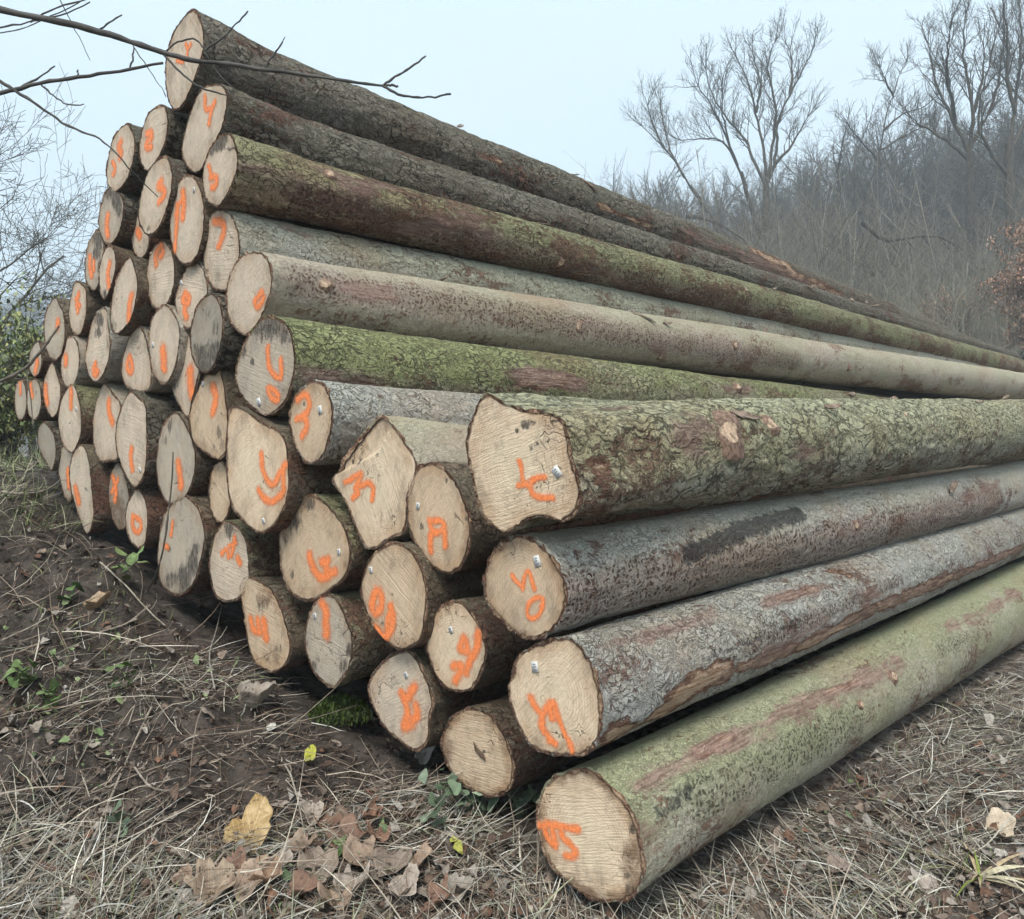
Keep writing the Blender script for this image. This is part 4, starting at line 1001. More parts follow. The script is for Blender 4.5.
def leaf_litter():
    x, y, s, t = polar_points(30000, 1.7, 16)
    w = .46 + .4 * (s < .9) + .10 * (s < -.3) + .3 * (s > 4)
    k = free(s, t) & (rng.random(len(x)) < w + .45 * fbm(x * 1.2, y * 1.2, 2, 31)); x, y = x[k], y[k]
    n = len(x); z = ground(x, y) + .002 + .025 * rng.random(n)
    base = np.array([(.16, .115, .088), (.22, .17, .135), (.12, .08, .06), (.28, .235, .195), (.36, .325, .285), (.18, .10, .066), (.085, .065, .052)])
    c = base[rng.integers(0, len(base), n)] * (.6 + .6 * rng.random(n))[:, None]
    V, Q, C = leaf_mesh_arrays(n, x, y, z, .012 + .045 * rng.random(n) ** 2.4, c)
    tag(link('leaf_litter', np_mesh('leaf_litter', V, Q, cols=C), vcol_mat('dead_leaves', .8, .35, 70)), 'small brown and grey dead leaves littering the ground', 'leaves', kind='stuff')
leaf_litter()
weeds()
def crumbs():
    x, y, s, t = polar_points(16000, 1.7, 10)
    k = (free(s, t) | ((t < .5) & (s > .8))) & (rng.random(len(x)) < .1 + .9 * sstep(.5, 1.1, s)); x, y = x[k], y[k]; n = len(x)
    z = ground(x, y); r = .003 + .013 * rng.random(n) ** 3
    ico = np.array([(0, 0, 1), (.894, 0, .447), (.276, .851, .447), (-.724, .526, .447), (-.724, -.526, .447), (.276, -.851, .447), (.724, .526, -.447), (-.276, .851, -.447), (-.894, 0, -.447), (-.276, -.851, -.447), (.724, -.526, -.447), (0, 0, -1)])
    tri = np.array([(0, 1, 2), (0, 2, 3), (0, 3, 4), (0, 4, 5), (0, 5, 1), (1, 6, 2), (2, 7, 3), (3, 8, 4), (4, 9, 5), (5, 10, 1), (6, 7, 2), (7, 8, 3), (8, 9, 4), (9, 10, 5), (10, 6, 1), (11, 7, 6), (11, 8, 7), (11, 9, 8), (11, 10, 9), (11, 6, 10)])
    V = ico[None] * (1 + rng.normal(0, .34, (n, 12, 1))) * r[:, None, None] * np.array([1.2, 1, .75])
    V = V + np.stack([x, y, z + r * .3], 1)[:, None]
    T = (tri[None] + (np.arange(n) * 12)[:, None, None]).reshape(-1, 3)
    c = np.array([(.075, .057, .045), (.11, .085, .068), (.05, .038, .03)])[rng.integers(0, 3, n)]
    tag(link('soil_crumbs', np_mesh('soil_crumbs', V.reshape(-1, 3), None, cols=np.repeat(c, 12, 0), tris=T), vcol_mat('soil_crumbs', .95, .3, 90)), 'crumbs and clods of dark soil on the bank', 'soil', kind='stuff')
crumbs()

# ------------------------------------------------------------------ single leaves, sprigs and sticks one can point at
def lobed_leaf(name, uv, px, col, col2, label, lobes=3, tilt=(.2, -.3), curl=.35, rot=None, group=None, seed=0, stand=0.0):
    g = px_ground(*uv); size = px * g.y / F
    r_ = np.random.default_rng(seed + 100)
    na, nr_ = 46, 7
    a = np.arange(na) * 2 * np.pi / na
    px = px * .74; size = px * g.y / F
    rim = .5 * (.66 + .34 * np.abs(np.cos(a * lobes / 2.0)) ** .8 + .03 * np.cos(a * 13 + seed) + .012 * r_.normal(0, 1, na))
    rim *= np.where(np.cos(a) < -.85, .7, 1)
    V = [(0, 0, 0)]
    for k in range(1, nr_ + 1):
        f = k / nr_
        for i in range(na):
            x, y = rim[i] * f * math.cos(a[i]) * 1.15, rim[i] * f * math.sin(a[i])
            zz = 2.0 * curl * (.8 * abs(y) ** 1.3 + .5 * (x - .1) ** 2) + .075 * math.sin(8 * x + seed) * math.cos(7 * y + 2 * seed) + .05 * math.sin(3 * a[i] + seed) * f * f
            V.append((x, y, zz))
    V = np.array(V) * size
    an = rot if rot is not None else r_.random() * 6.28
    c, s = math.cos(an), math.sin(an)
    V = np.stack([V[:, 0] * c - V[:, 1] * s, V[:, 0] * s + V[:, 1] * c, V[:, 2]], 1)
    V[:, 2] += V[:, 0] * tilt[0] + V[:, 1] * -tilt[1]
    V[:, 2] -= np.percentile(V[:, 2], 12) - .022 - stand
    n = na
    i = 1 + np.arange(nr_ - 1)[:, None] * n; j = np.arange(n)[None]; j2 = (j + 1) % n
    Q = np.stack([i + j, i + j2, i + n + j2, i + n + j], -1).reshape(-1, 4)
    T = np.stack([np.zeros(n, int), 1 + j[0], 1 + j2[0]], 1)
    me = np_mesh(name, V, Q, tris=T)
    t = NT(name + '_blade'); o = t.obj()
    nz = t.noise(o, 30, 5, .65); n2 = t.noise(o, 9, 3)
    cc = t.mix(t.ramp(t.math('ADD', nz, t.math('MULTIPLY', t.math('SUBTRACT', n2, .5), 1.2)), .3, .7), col, col2)
    sx = t.n('ShaderNodeSeparateXYZ'); t.set(sx.inputs[0], t.n('ShaderNodeVectorRotate', rotation_type='Z_AXIS', ins={0: o, 'Angle': -an}).outputs[0])
    wv = t.math('SINE', t.math('MULTIPLY', t.math('SUBTRACT', sx.outputs[0], t.math('ABSOLUTE', sx.outputs[1])), 44.0 / size))
    vein = t.math('MAXIMUM', t.math('SUBTRACT', 1.0, t.ramp(t.math('ABSOLUTE', sx.outputs[1]), .0, size * .025)), t.ramp(wv, .93, 1.0))
    cc = t.mix(t.math('MULTIPLY', vein, .45), cc, tuple(min(.8, x * 1.3 + .04) for x in col2))
    cc = t.mix(t.ramp(t.noise(o, 48, 4), .60, .68), cc, tuple(x * .4 for x in col))
    t.bsdf(cc, .65, t.bump(nz, .5, .004), .3)
    ob = link(name, me, t.m); ob.location = g
    me.materials[0] = t.m
    sm = ob.modifiers.new('thickness', 'SOLIDIFY'); sm.thickness = .0012
    tag(ob, label, 'leaf', group)
    return ob
lobed_leaf('maple_leaf', (250, 846), 66, (.30, .195, .075), (.50, .36, .19), 'large yellow tan maple leaf standing up out of the dead grass', 3, (.1, -.75), .3, 1.3, seed=1)
lobed_leaf('dead_leaf', (254, 712), 52, (.20, .165, .13), (.36, .31, .26), 'curled grey brown leaf on dark mud in front of the low muddy log', 2, (.3, -.2), 1.1, .4, seed=2)
lobed_leaf('yellow_leaf', (310, 768), 17, (.30, .30, .035), (.46, .44, .07), 'small bright yellow leaf caught upright in the straw', 1, (.1, -1.1), .3, 1.5, seed=3, stand=.015)
lobed_leaf('oak_leaf', (345, 852), 58, (.15, .085, .058), (.22, .135, .095), 'russet brown leaf lying right of the large yellow tan leaf', 5, (.15, -.35), .5, .3, seed=4)
lobed_leaf('oak_leaf', (318, 880), 56, (.20, .15, .115), (.30, .24, .19), 'pale brown leaf with a hole below the russet one', 4, (-.2, -.5), .5, 2.0, seed=5)
lobed_leaf('beech_leaf', (262, 893), 46, (.22, .135, .085), (.33, .225, .155), 'orange brown folded leaf under the large yellow tan leaf', 1, (.2, -.3), 1.0, .1, seed=6)
lobed_leaf('oak_leaf', (212, 905), 66, (.20, .14, .095), (.34, .26, .185), 'big light brown crinkled leaf at the bottom edge left of centre', 5, (-.1, -.5), .7, 1.1, seed=7)
lobed_leaf('dead_leaf', (392, 880), 60, (.17, .13, .10), (.27, .215, .17), 'flat greyish brown leaf at the bottom, straight below the lowest round ends', 4, (.1, -.3), .4, .9, seed=8)
lobed_leaf('dead_leaf', (455, 905), 48, (.25, .22, .18), (.38, .34, .29), 'pale grey leaf among straw at the bottom edge, left of the lowest log', 3, (.2, -.4), .6, 2.2, seed=9)
lobed_leaf('dead_leaf', (95, 613), 34, (.26, .17, .095), (.44, .33, .22), 'tan folded leaf on the bank at left, below the hollow', 2, (.4, -.3), .9, .6, seed=10)
lobed_leaf('dead_leaf', (1004, 842), 40, (.42, .33, .24), (.60, .50, .38), 'pale pinkish curled leaf at the right edge of the picture', 1, (.2, -.5), 1.0, 2.6, seed=11)
lobed_leaf('dead_leaf', (838, 878), 34, (.20, .145, .115), (.32, .25, .21), 'dull pink brown leaf on the track right of the lowest log', 4, (.1, -.3), .5, .2, seed=12)
lobed_leaf('dead_leaf', (425, 765), 30, (.24, .22, .19), (.36, .33, .29), 'grey papery leaf beside the plain end with the stuck leaf', 2, (.2, -.9), .5, 1.2, seed=13)
lobed_leaf('dead_leaf', (925, 897), 44, (.28, .23, .19), (.42, .36, .31), 'broad ashy leaf low at the right corner', 5, (-.1, -.3), .5, .7, seed=14)
lobed_leaf('white_leaf', (271, 735), 14, (.40, .39, .35), (.55, .54, .49), 'tiny whitish leaf lying on bare mud', 1, (0, -.5), .3, 1.6, seed=15)
for k_, (u_, v_, p_, a_, b_) in enumerate([(300,862,42,.5,1), (328,838,38,2.1,0), (362,872,46,3.3,1), (352,900,50,4.4,2), (300,905,44,.2,0), (246,902,48,1.2,1), (378,846,34,5.2,0), (405,905,46,2.6,2),
        (283,876,36,3.9,2), (335,915,48,1.9,1), (232,884,40,5.6,0), (420,872,36,.9,1), (372,828,30,2.9,0), (312,826,32,4.9,2), (182,892,40,2.2,1), (440,912,40,3.6,0)]):
    ca_, cb_ = [((.15, .082, .055), (.24, .14, .095)), ((.22, .15, .105), (.36, .265, .195)), ((.26, .21, .17), (.42, .36, .30))][b_]
    lobed_leaf('oak_leaf', (u_, v_), p_, ca_, cb_, 'brown crumpled oak leaf in the heap at the bottom centre', [5, 4, 2][k_ % 3], (.35 * math.cos(k_ * 1.7), -.35 + .3 * math.sin(k_ * 2.3)), .8, a_, 'heaped brown leaves at the bottom centre', seed=40 + k_)
def stuck_leaf():
    sp = next(i for i, s in enumerate(LOGS) if 'leaf stuck' in s['label']); fr = LOGFR[sp][1]
    P = on_plane([(474, 741), (478, 747), (484, 753), (487, 761), (481, 757), (476, 750)], fr.O, fr.A)
    V = [Vector(p) + CAM - Vector(fr.A) * (.004 + .003 * (i % 2)) for i, p in enumerate(P)] 
    V += [v + Vector(fr.A) * .0015 for v in V]
    me = bpy.data.meshes.new('dead_leaf'); me.from_pydata(V, [], [tuple(range(6)), tuple(range(11, 5, -1))] + [(i, (i + 1) % 6, 6 + (i + 1) % 6, 6 + i) for i in range(6)])
    o = link('dead_leaf', me, plain('stuck_leaf', (.13, .09, .06), .8), smooth=False)
    tag(o, 'narrow brown leaf stuck on the unpainted tan log end', 'leaf')
stuck_leaf()

# sprigs: thin stem with small leaves
def sprig(name, uv, n, hpx, leafpx, cols, label, cat='plant', spread=.8, group=None, seed=0, stems=None):
    r_ = np.random.default_rng(seed); g = px_ground(*uv); H = hpx * g.y / F; ls = leafpx * g.y / F
    root = empty(name, Matrix.Translation(g)); tag(root, label, cat, group)
    T = Tubes(); pos = []
    for k in range(stems or max(2, n // 5)):
        a = r_.random() * 6.28; sp = spread * H * r_.random()
        p = [np.array([0, 0, 0.]) + r_.normal(0, H * .12, 3) * [1, 1, 0]]
        for q in range(4): p.append(p[-1] + np.array([math.cos(a) * sp / 4, math.sin(a) * sp / 4, H / 4 * (.55 + .6 * r_.random())]))
        T.add(p, np.linspace(.0022, .0009, 5), 4); pos += p[1:]
    link('stem', T.mesh('stem'), plain('sprig_stem', (.10, .085, .05), .8), root)
    pos = np.array(pos); idx = r_.integers(0, len(pos), n)
    P = pos[idx] + r_.normal(0, ls * .5, (n, 3))
    P[:, 2] = np.maximum(P[:, 2], .008)
    c = np.array(cols)[r_.integers(0, len(cols), n)] * (.7 + .6 * r_.random((n, 1)))
    V, Q, C = leaf_mesh_arrays(n, P[:, 0], P[:, 1], P[:, 2], ls * (.6 + .7 * r_.random(n)), c, tilt=.5, fold=.3)
    link('leaves', np_mesh('leaves', V, Q, cols=C), GREENM, root)
IVY = [(.13, .18, .115), (.17, .23, .15), (.10, .14, .085), (.24, .30, .21)]
HERB = [(.10, .16, .055), (.15, .21, .085), (.20, .25, .12)]
sprig('ivy', (484, 818), 34, 34, 17, IVY, 'cluster of grey green ivy leaves under the plain tan end', seed=1, spread=1.6)
sprig('ivy', (528, 815), 12, 28, 18, IVY, 'small ivy sprig touching the lowest log end', seed=2)
sprig('ivy', (430, 835), 9, 18, 14, IVY, 'few bright ivy leaves in the straw left of the larger ivy cluster', seed=3)
sprig('weed_seedling', (330, 856), 5, 8, 10, HERB, 'tiny green seedling between brown leaves', seed=4)
sprig('nettle', (25, 690), 18, 26, 14, HERB, 'green nettle sprig on the mud at the left edge', seed=5, spread=1.4)
sprig('nettle', (55, 712), 12, 22, 11, HERB, 'smaller yellowish green weed right of the left edge nettle', seed=6)
sprig('nettle', (130, 690), 10, 20, 9, HERB, 'thin weed with few small leaves on the bank centre left', seed=7)
sprig('ivy', (85, 750), 3, 8, 10, IVY, 'bluish green single ivy leaves on dark earth', seed=8)
sprig('ivy', (122, 838), 5, 12, 14, IVY, 'grey green drooping leaf pair above the rusty stick', seed=9)
sprig('bramble_shoot', (122, 590), 10, 34, 13, HERB, 'pale green shoot rising before the dark hollow under the stack', seed=10, stems=2)
sprig('bramble_shoot', (70, 605), 8, 14, 12, HERB, 'low green weeds on the top of the bank', seed=11)
sprig('yellow_sprig', (455, 855), 8, 14, 9, [(.30, .33, .06), (.42, .42, .10)], 'yellow green leaflets in the straw below the ivy', seed=12)
sprig('weed_seedling', (645, 850), 6, 12, 9, HERB, 'small green weed against the right side of the lowest log', seed=13)
def moss():
    g = px_ground(340, 722); n = 3200
    root_r = 26 * g.y / F
    a = rng.random(n) * 6.28; rr = root_r * np.sqrt(rng.random(n))
    h = .085 * np.sqrt(np.clip(1 - (rr / root_r) ** 2, 0, 1)) * (.8 + .4 * rng.random(n))
    x = rr * np.cos(a) * 1.25; y = rr * np.sin(a)
    c = np.array([(.05, .078, .018), (.08, .115, .028), (.035, .05, .014)])[rng.integers(0, 3, n)]
    V, Q, C = leaf_mesh_arrays(n, x, y, h, .005 + .006 * rng.random(n), c, tilt=1.4)
    root = link('moss_clump', np_mesh('moss_clump', V, Q, cols=C), GREENM); root.location = g
    tag(root, 'bright green moss clump below the low orange 1 log', 'moss')
moss()

def stick(name, pts, rad, col, label, lift=.012, n=7, twigs=(), cat='stick'):
    """pts: pixels on the ground, or (u, v, distance) in the air"""
    P = []
    for p in pts:
        if len(p) == 3: q = ray(p[0], p[1]) * p[2] + CAM
        else: q = px_ground(*p) + Vector((0, 0, lift))
        P.append(q)
    P = np.array(P); 
    m = len(P); tt = np.linspace(0, m - 1, (m - 1) * 5 + 1)
    S = np.stack([np.interp(tt, np.arange(m), P[:, i]) for i in range(3)], 1)
    for _ in range(3): S[1:-1] = (S[:-2] + 2 * S[1:-1] + S[2:]) / 4
    S[1:-1] += rng.normal(0, rad * .10, S[1:-1].shape)
    T = Tubes(); T.add(S, np.interp(np.linspace(0, 1, len(S)), [0, 1], [rad, rad * .55]) * (1 + .12 * rng.normal(0, 1, len(S))), n)
    for tw in twigs:
        Q = np.array([ray(a, b) * c + CAM if True else 0 for a, b, c in tw]); T.add(Q, np.linspace(rad * .5, rad * .25, len(Q)), 5)
    o = link(name, T.mesh(name), plain(name + '_skin', col, .8, .35, 40)); tag(o, label, cat)
    return o
stick('rusty_stick', [(32, 868), (62, 878), (92, 884), (130, 893), (150, 900)], .016, (.12, .066, .047), 'short thick red brown stick at the bottom left', .012)
stick('pale_stick', [(0, 497), (22, 500), (42, 497), (55, 490), (62, 482)], .008, (.34, .30, .25), 'bent pale stick on the crest of the left bank', .03)
stick('pale_stick', [(-6, 456), (10, 446), (20, 432), (26, 419)], .008, (.40, .36, .31), 'pale arched stick leaning toward the leftmost log ends', .05)
stick('bare_twig', [(-30, 392, 4.7), (5, 380, 4.7), (28, 367, 4.7), (45, 346, 4.7), (59, 326, 4.7)], .011, (.14, .12, .095), 'long bare twig slanting up across the leftmost log ends', twigs=[[(28, 367, 4.7), (27, 378, 4.7), (31, 400, 4.65), (33, 425, 4.6)], [(5, 380, 4.7), (22, 379, 4.72), (29, 375, 4.75)]], cat='twig')
stick('dead_plant', [(148, 592), (158, 572, 3.95), (165, 540, 3.97), (168, 515, 4.0), (172, 485, 4.05), (173, 452, 4.1)], .0055, (.07, .062, .05), 'thin dark dead stem standing before the split log end', cat='stem')
stick('dry_stalk', [(72, 900), (98, 838), (118, 790), (135, 750), (152, 715)], .0055, (.27, .23, .185), 'long dry stalk lying diagonally across the left mud', .03, cat='stalk')
stick('dry_stalk', [(150, 612), (128, 632), (95, 640), (40, 652), (0, 660)], .005, (.30, .26, .21), 'dry bent stalk along the top of the left bank', .03, cat='stalk')
stick('dry_stalk', [(0, 655), (30, 640), (60, 622), (100, 606)], .004, (.33, .29, .235), 'pale straight stalk rising from the left edge toward the hollow', .05, cat='stalk')
stick('dry_stalk', [(100, 570), (125, 590), (146, 615), (165, 632)], .0055, (.36, .32, .26), 'pale stalk slanting down right from the hollow', .03, cat='stalk')
stick('rootlet', [(28, 758), (45, 785), (55, 812), (70, 832)], .004, (.22, .18, .15), 'stringy root hanging down the broken mud at the left', .02, cat='root')
stick('rootlet', [(135, 775), (150, 795), (180, 800), (205, 780)], .004, (.25, .215, .175), 'looping pale root on the mud beside the diagonal stalk', .02, cat='root')
stick('dry_stalk', [(215, 700), (208, 665), (216, 640), (222, 612)], .004, (.30, .275, .24), 'withered stalk with curled leaf scraps under the spattered log end', .04, cat='stalk')
def tuft():
    g = px_ground(980, 880); T = Tubes(); V = []; Q = []; C = []
    r_ = np.random.default_rng(5)
    for k in range(26):
        a = r_.random() * 6.28; l = .12 + .18 * r_.random(); w = .009 + .009 * r_.random()
        P = []
        for q in range(6):
            f = q / 5; P.append((math.cos(a) * l * f, math.sin(a) * l * f, .07 * math.sin(f * 2.2) * (0.5 + r_.random() * .1) + .008))
        P = np.array(P); sd = np.array([-math.sin(a), math.cos(a), .3])
        b = len(V)
        for q, p in enumerate(P): V += [p - sd * w * (1 - (q / 5) ** 2) / 2, p + sd * w * (1 - (q / 5) ** 2) / 2]
        for q in range(5): Q.append((b + 2 * q, b + 2 * q + 1, b + 2 * q + 3, b + 2 * q + 2))
        c = [(.50, .44, .30), (.58, .52, .38), (.22, .26, .06), (.42, .32, .2)][k % 4]; C += [c] * 12
    o = link('grass_tuft', np_mesh('grass_tuft', np.array(V), Q, cols=np.array(C)), STRAW); o.location = g
    tag(o, 'straw coloured grass tuft flattened at the lower right', 'grass')
tuft()
# ------------------------------------------------------------------ trees
def grow(seed, H, r0, levels=5, trunk=.3, spread=.55, up=.25, nb=(5, 9), lean=(0, 0), forks=3, twig=.006, ratio=.66, wig=.10, maxseg=5000):
    """a bare tree: list of (points, radii, level)"""
    g = np.random.default_rng(seed); out = []
    def branch(p, d, L, r, lev):
        if len(out) > maxseg: return
        k = max(4, int(6 - lev * .5)); pts = [p.copy()]; q = p.copy(); dd = d.copy()
        for i in range(k):
            dd = dd + g.normal(0, wig, 3) + np.array([0, 0, up * (.35 if lev == 0 else .12)])
            dd /= np.linalg.norm(dd); q = q + dd * L / k; pts.append(q.copy())
        rad = np.linspace(r, max(twig, r * (.55 if lev < 2 else .35)), len(pts))
        out.append((np.array(pts), rad, lev))
        if lev >= levels: return
        n = int(g.integers(*nb))
        for b in range(n):
            f = (trunk if lev == 0 else .22) + (1 - (trunk if lev == 0 else .22)) * ((b + .6 * g.random()) / n)
            f = min(f, .98); x = f * (len(pts) - 1); i = int(x); pp = pts[i] + (pts[min(i + 1, len(pts) - 1)] - pts[i]) * (x - i)
            ax = pts[min(i + 1, len(pts) - 1)] - pts[max(i - 1, 0)]; ax = ax / (np.linalg.norm(ax) + 1e-9)
            o = g.normal(0, 1, 3); o -= ax * (o @ ax); o /= np.linalg.norm(o) + 1e-9
            sp = spread * (.7 + .6 * g.random()) * (1 + .12 * lev)
            nd = ax * math.cos(sp) + o * math.sin(sp)
            branch(pp, nd, L * ratio * (1 - .45 * f * (lev > 0) - .25 * f * (lev == 0)) * (.75 + .5 * g.random()), max(twig, np.interp(f, [0, 1], [rad[0], rad[-1]]) * .62), lev + 1)
        # leader forks
        for b in range(forks if lev == 0 else (2 if lev < levels - 1 else 1)):
            o = g.normal(0, 1, 3); ax = dd; o -= ax * (o @ ax); o /= np.linalg.norm(o) + 1e-9
            sp = spread * .55 * (.6 + .8 * g.random()); nd = ax * math.cos(sp) + o * math.sin(sp)
            branch(pts[-1], nd, L * ratio * (.8 + .4 * g.random()), max(twig, rad[-1] * .8), lev + 1)
    d0 = np.array([lean[0], lean[1], 1.0]); d0 /= np.linalg.norm(d0)
    branch(np.zeros(3), d0, H * .42, r0, 0)
    top = max(p[:, 2].max() for p, _, _ in out); sc = H / top
    return [(p * sc, r, l) for p, r, l in out]
def limb_tree(limbs, dist, seed, name_label, r0=.26, twigL=3.0, cat='tree', base=None, dens=1.0, upb=.35):
    """a tree whose main limbs follow the photograph's; side branches and twigs grow from them"""
    g = np.random.default_rng(seed)
    P0_ = np.array(ray(*limbs[0][0]) * dist + CAM); zg = gz(P0_[0], P0_[1]) - .15
    org = np.array([P0_[0], P0_[1], zg])
    A, B = Tubes(), Tubes()
    def twig(p, d, L, r, lev):
        pts = [p]; dd = d.copy(); k = 4 if lev < 2 else 3
        for i in range(k):
            dd = dd + g.normal(0, .15, 3) + np.array([0, 0, .12]); dd /= np.linalg.norm(dd); pts.append(pts[-1] + dd * L / k)
        B.add(pts, np.linspace(r, max(.006, r * .4), len(pts)), 4 if lev < 2 else 3)
        if lev >= 3: return
        n = int(g.integers(4, 7)) if lev < 2 else int(g.integers(3, 5))
        for b in range(n):
            f = .2 + .8 * (b + g.random()) / n; x = min(f, .99) * k; i = int(x); q = pts[i] + (pts[i + 1] - pts[i]) * (x - i)
            o = g.normal(0, 1, 3); o -= dd * (o @ dd); o /= np.linalg.norm(o); sp = .35 + .5 * g.random()
            nd = dd * math.cos(sp) + o * math.sin(sp); twig(q, nd, L * (.45 + .3 * g.random()) * (1.1 - .4 * f), max(.0065, r * .5), lev + 1)
    depth = {}
    for li, (pts, rr) in enumerate([(l, r0 * (1 if i == 0 else .46)) for i, l in enumerate(limbs)]):
        off = 0 if li == 0 else g.normal(0, 1.6)
        W = np.array([ray(u, v) * (dist + off * (k / (len(pts) - 1)) ** 1.2) + CAM for k, (u, v) in enumerate(pts)])
        if li == 0: W = np.vstack([org[None], W])
        m = len(W); tt = np.linspace(0, m - 1, (m - 1) * 4 + 1)
        S = np.stack([np.interp(tt, np.arange(m), W[:, i]) for i in range(3)], 1)
        for _ in range(3): S[1:-1] = (S[:-2] + 2 * S[1:-1] + S[2:]) / 4
        S[1:-1] += g.normal(0, .03, S[1:-1].shape)
        S = S - org; ln = np.linalg.norm(np.diff(S, axis=0), axis=1).sum()
        rad = np.linspace(rr * .85, .025 if li else rr * .7, len(S))
        (A if li == 0 else B).add(S, rad, 8)
        if li == 0: continue
        n = int(ln * 2.3 * dens)
        for b in range(n):
            f = .25 + .75 * (b + g.random()) / n; x = min(f, .995) * (len(S) - 1); i = int(x); q = S[i] + (S[i + 1] - S[i]) * (x - i)
            ax = S[i + 1] - S[i]; ax /= np.linalg.norm(ax); o = g.normal(0, 1, 3); o -= ax * (o @ ax); o /= np.linalg.norm(o); sp = .4 + .5 * g.random()
            nd = ax * math.cos(sp) + o * math.sin(sp) + np.array([0, 0, upb]); nd /= np.linalg.norm(nd)
            twig(q, nd, twigL * (.5 + .7 * g.random()) * (1.15 - .45 * f), max(.012, rad[i] * .45), 1)
        ax = S[-1] - S[-2]; ax /= np.linalg.norm(ax)
        for q in range(3): twig(S[-1], ax + g.normal(0, .25, 3), twigL * .9, .03, 1)
    root = empty('bare_tree', Matrix.Translation(org)); tag(root, name_label, cat)
    link('trunk', A.mesh('trunk'), BARKD, root); link('crown', B.mesh('crown'), BARKD, root)
def tree_meshes(segs, lo=1):
    A, B = Tubes(), Tubes()
    for p, r, l in segs:
        (A if l < lo else B).add(p, r, 8 if l == 0 else 5 if l < 3 else 3)
    return A.mesh('trunk'), B.mesh('crown')
def wood_mat(name, a, b):
    t = NT(name); o = t.obj(); n = t.noise(t.scale(o, (1, 1, .25)), 9, 4, .6)
    return t.bsdf(t.mix(t.ramp(n, .3, .7), a, b), .9)
BARKD = wood_mat('tree_bark_dark', (.055, .048, .038), (.115, .10, .078))
BARKW = wood_mat('tree_bark_wood', (.065, .057, .046), (.135, .12, .095))
BARKG = wood_mat('tree_bark_grey', (.075, .07, .06), (.14, .13, .105))
BARKP = wood_mat('tree_bark_pale', (.22, .21, .17), (.34, .33, .27))
PROTO = {}
def proto(key, **kw):
    PROTO[key] = (tree_meshes(grow(**kw)), kw['H'])
    (a, b), _ = PROTO[key]
proto('vase', seed=21, H=18, r0=.34, levels=5, trunk=.12, spread=.52, up=.22, nb=(2, 4), forks=4, twig=.010, ratio=.74, wig=.13)
proto('tall', seed=5, H=20, r0=.27, levels=5, trunk=.40, spread=.55, up=.22, nb=(3, 5), forks=3, twig=.010, ratio=.64, wig=.14)
proto('slim', seed=9, H=16, r0=.17, levels=4, trunk=.45, spread=.55, up=.2, nb=(4, 7), forks=2, twig=.010, ratio=.48, wig=.13)
proto('lean', seed=33, H=13, r0=.17, levels=5, trunk=.55, spread=.55, up=.10, nb=(2, 4), forks=3, lean=(-.75, 0), twig=.010, ratio=.62, wig=.13)
proto('round', seed=14, H=13, r0=.20, levels=5, trunk=.25, spread=.75, up=.12, nb=(3, 5), forks=3, twig=.010, ratio=.64, wig=.16)
proto('pole', seed=44, H=15, r0=.12, levels=3, trunk=.5, spread=.6, up=.2, nb=(7, 11), forks=2, twig=.010, ratio=.34, wig=.10)
def place_tree(key, u, dist, vtop, label, mat=None, group=None, rot=0.0, cat='tree', zoff=0):
    x, y = (u - CX) / F * dist, dist
    z = gz(x, y) - .15
    (a, b), H0 = PROTO[key]
    H = CAMZ + (CY - vtop) / F * dist - z
    s = max(.3, H / H0)
    root = empty('bare_tree', Matrix.Translation((x, y, z)) @ Matrix.Rotation(rot, 4, 'Z') @ Matrix.Scale(s, 4))
    tag(root, label, cat, group)
    for nm, me in (('trunk', a), ('crown', b)):
        o = bpy.data.objects.new(nm, me); COL.objects.link(o); o.parent = root
        if not me.materials: me.materials.append(BARKW)
    return root
limb_tree([[(768, 262), (767, 225), (766, 186)],
  [(766, 188), (752, 157), (747, 139), (730, 124), (711, 94), (706, 70)], [(767, 184), (764, 150), (756, 112), (749, 82), (737, 58)],
  [(767, 186), (773, 146), (777, 112), (771, 86), (767, 62), (775, 42)], [(768, 182), (779, 150), (775, 124), (790, 94), (803, 70), (811, 54)],
  [(770, 172), (794, 142), (807, 118)], [(756, 112), (762, 90), (758, 70), (752, 52)], [(790, 94), (793, 74), (790, 50)]],
  58, 11, 'large bare tree with fan shaped crown, standing clear against the sky right of centre', r0=.30, twigL=1.9)
limb_tree([[(764, 252), (752, 210), (741, 172)], [(741, 174), (726, 142), (711, 138), (696, 139), (680, 140)], [(738, 166), (721, 124), (711, 105), (698, 86)], [(730, 148), (722, 112), (722, 92)]],
  60, 12, 'bowed bare stem arching to the left in front of the fan crowned tree', r0=.2, twigL=2.2)
limb_tree([[(722, 236), (707, 210), (690, 186)], [(691, 188), (676, 162), (660, 144), (646, 130)], [(684, 178), (670, 150), (664, 124), (660, 108)], [(664, 148), (652, 124), (648, 106)]],
  66, 13, 'leaning bare tree at the left end of the wood, its crown tipped left', r0=.2, twigL=2.2)
limb_tree([[(972, 262), (970, 210), (970, 152)], [(970, 154), (955, 124), (940, 94), (932, 67), (928, 44)], [(970, 152), (974, 112), (966, 75), (962, 37), (966, 14)], [(971, 148), (989, 112), (1000, 75), (1004, 34)], [(955, 124), (950, 90), (945, 60), (950, 30)], [(974, 112), (982, 84), (984, 50)], [(970, 160), (946, 140), (926, 128), (912, 118)]],
  50, 14, 'tall bare tree with wide forked crown near the right, left one of a pair', r0=.32, twigL=2.0)
limb_tree([[(1010, 250), (1009, 187), (1009, 144)], [(1009, 146), (1015, 112), (1019, 75), (1022, 37), (1019, 2)], [(1009, 178), (989, 150), (977, 127), (981, 94), (990, 64)], [(1010, 150), (1030, 112), (1040, 70), (1044, 20)], [(1015, 112), (1006, 80), (1008, 44), (1004, 8)]],
  46, 15, 'tallest bare tree at the right edge, rising to the top of the picture', r0=.30, twigL=2.2)
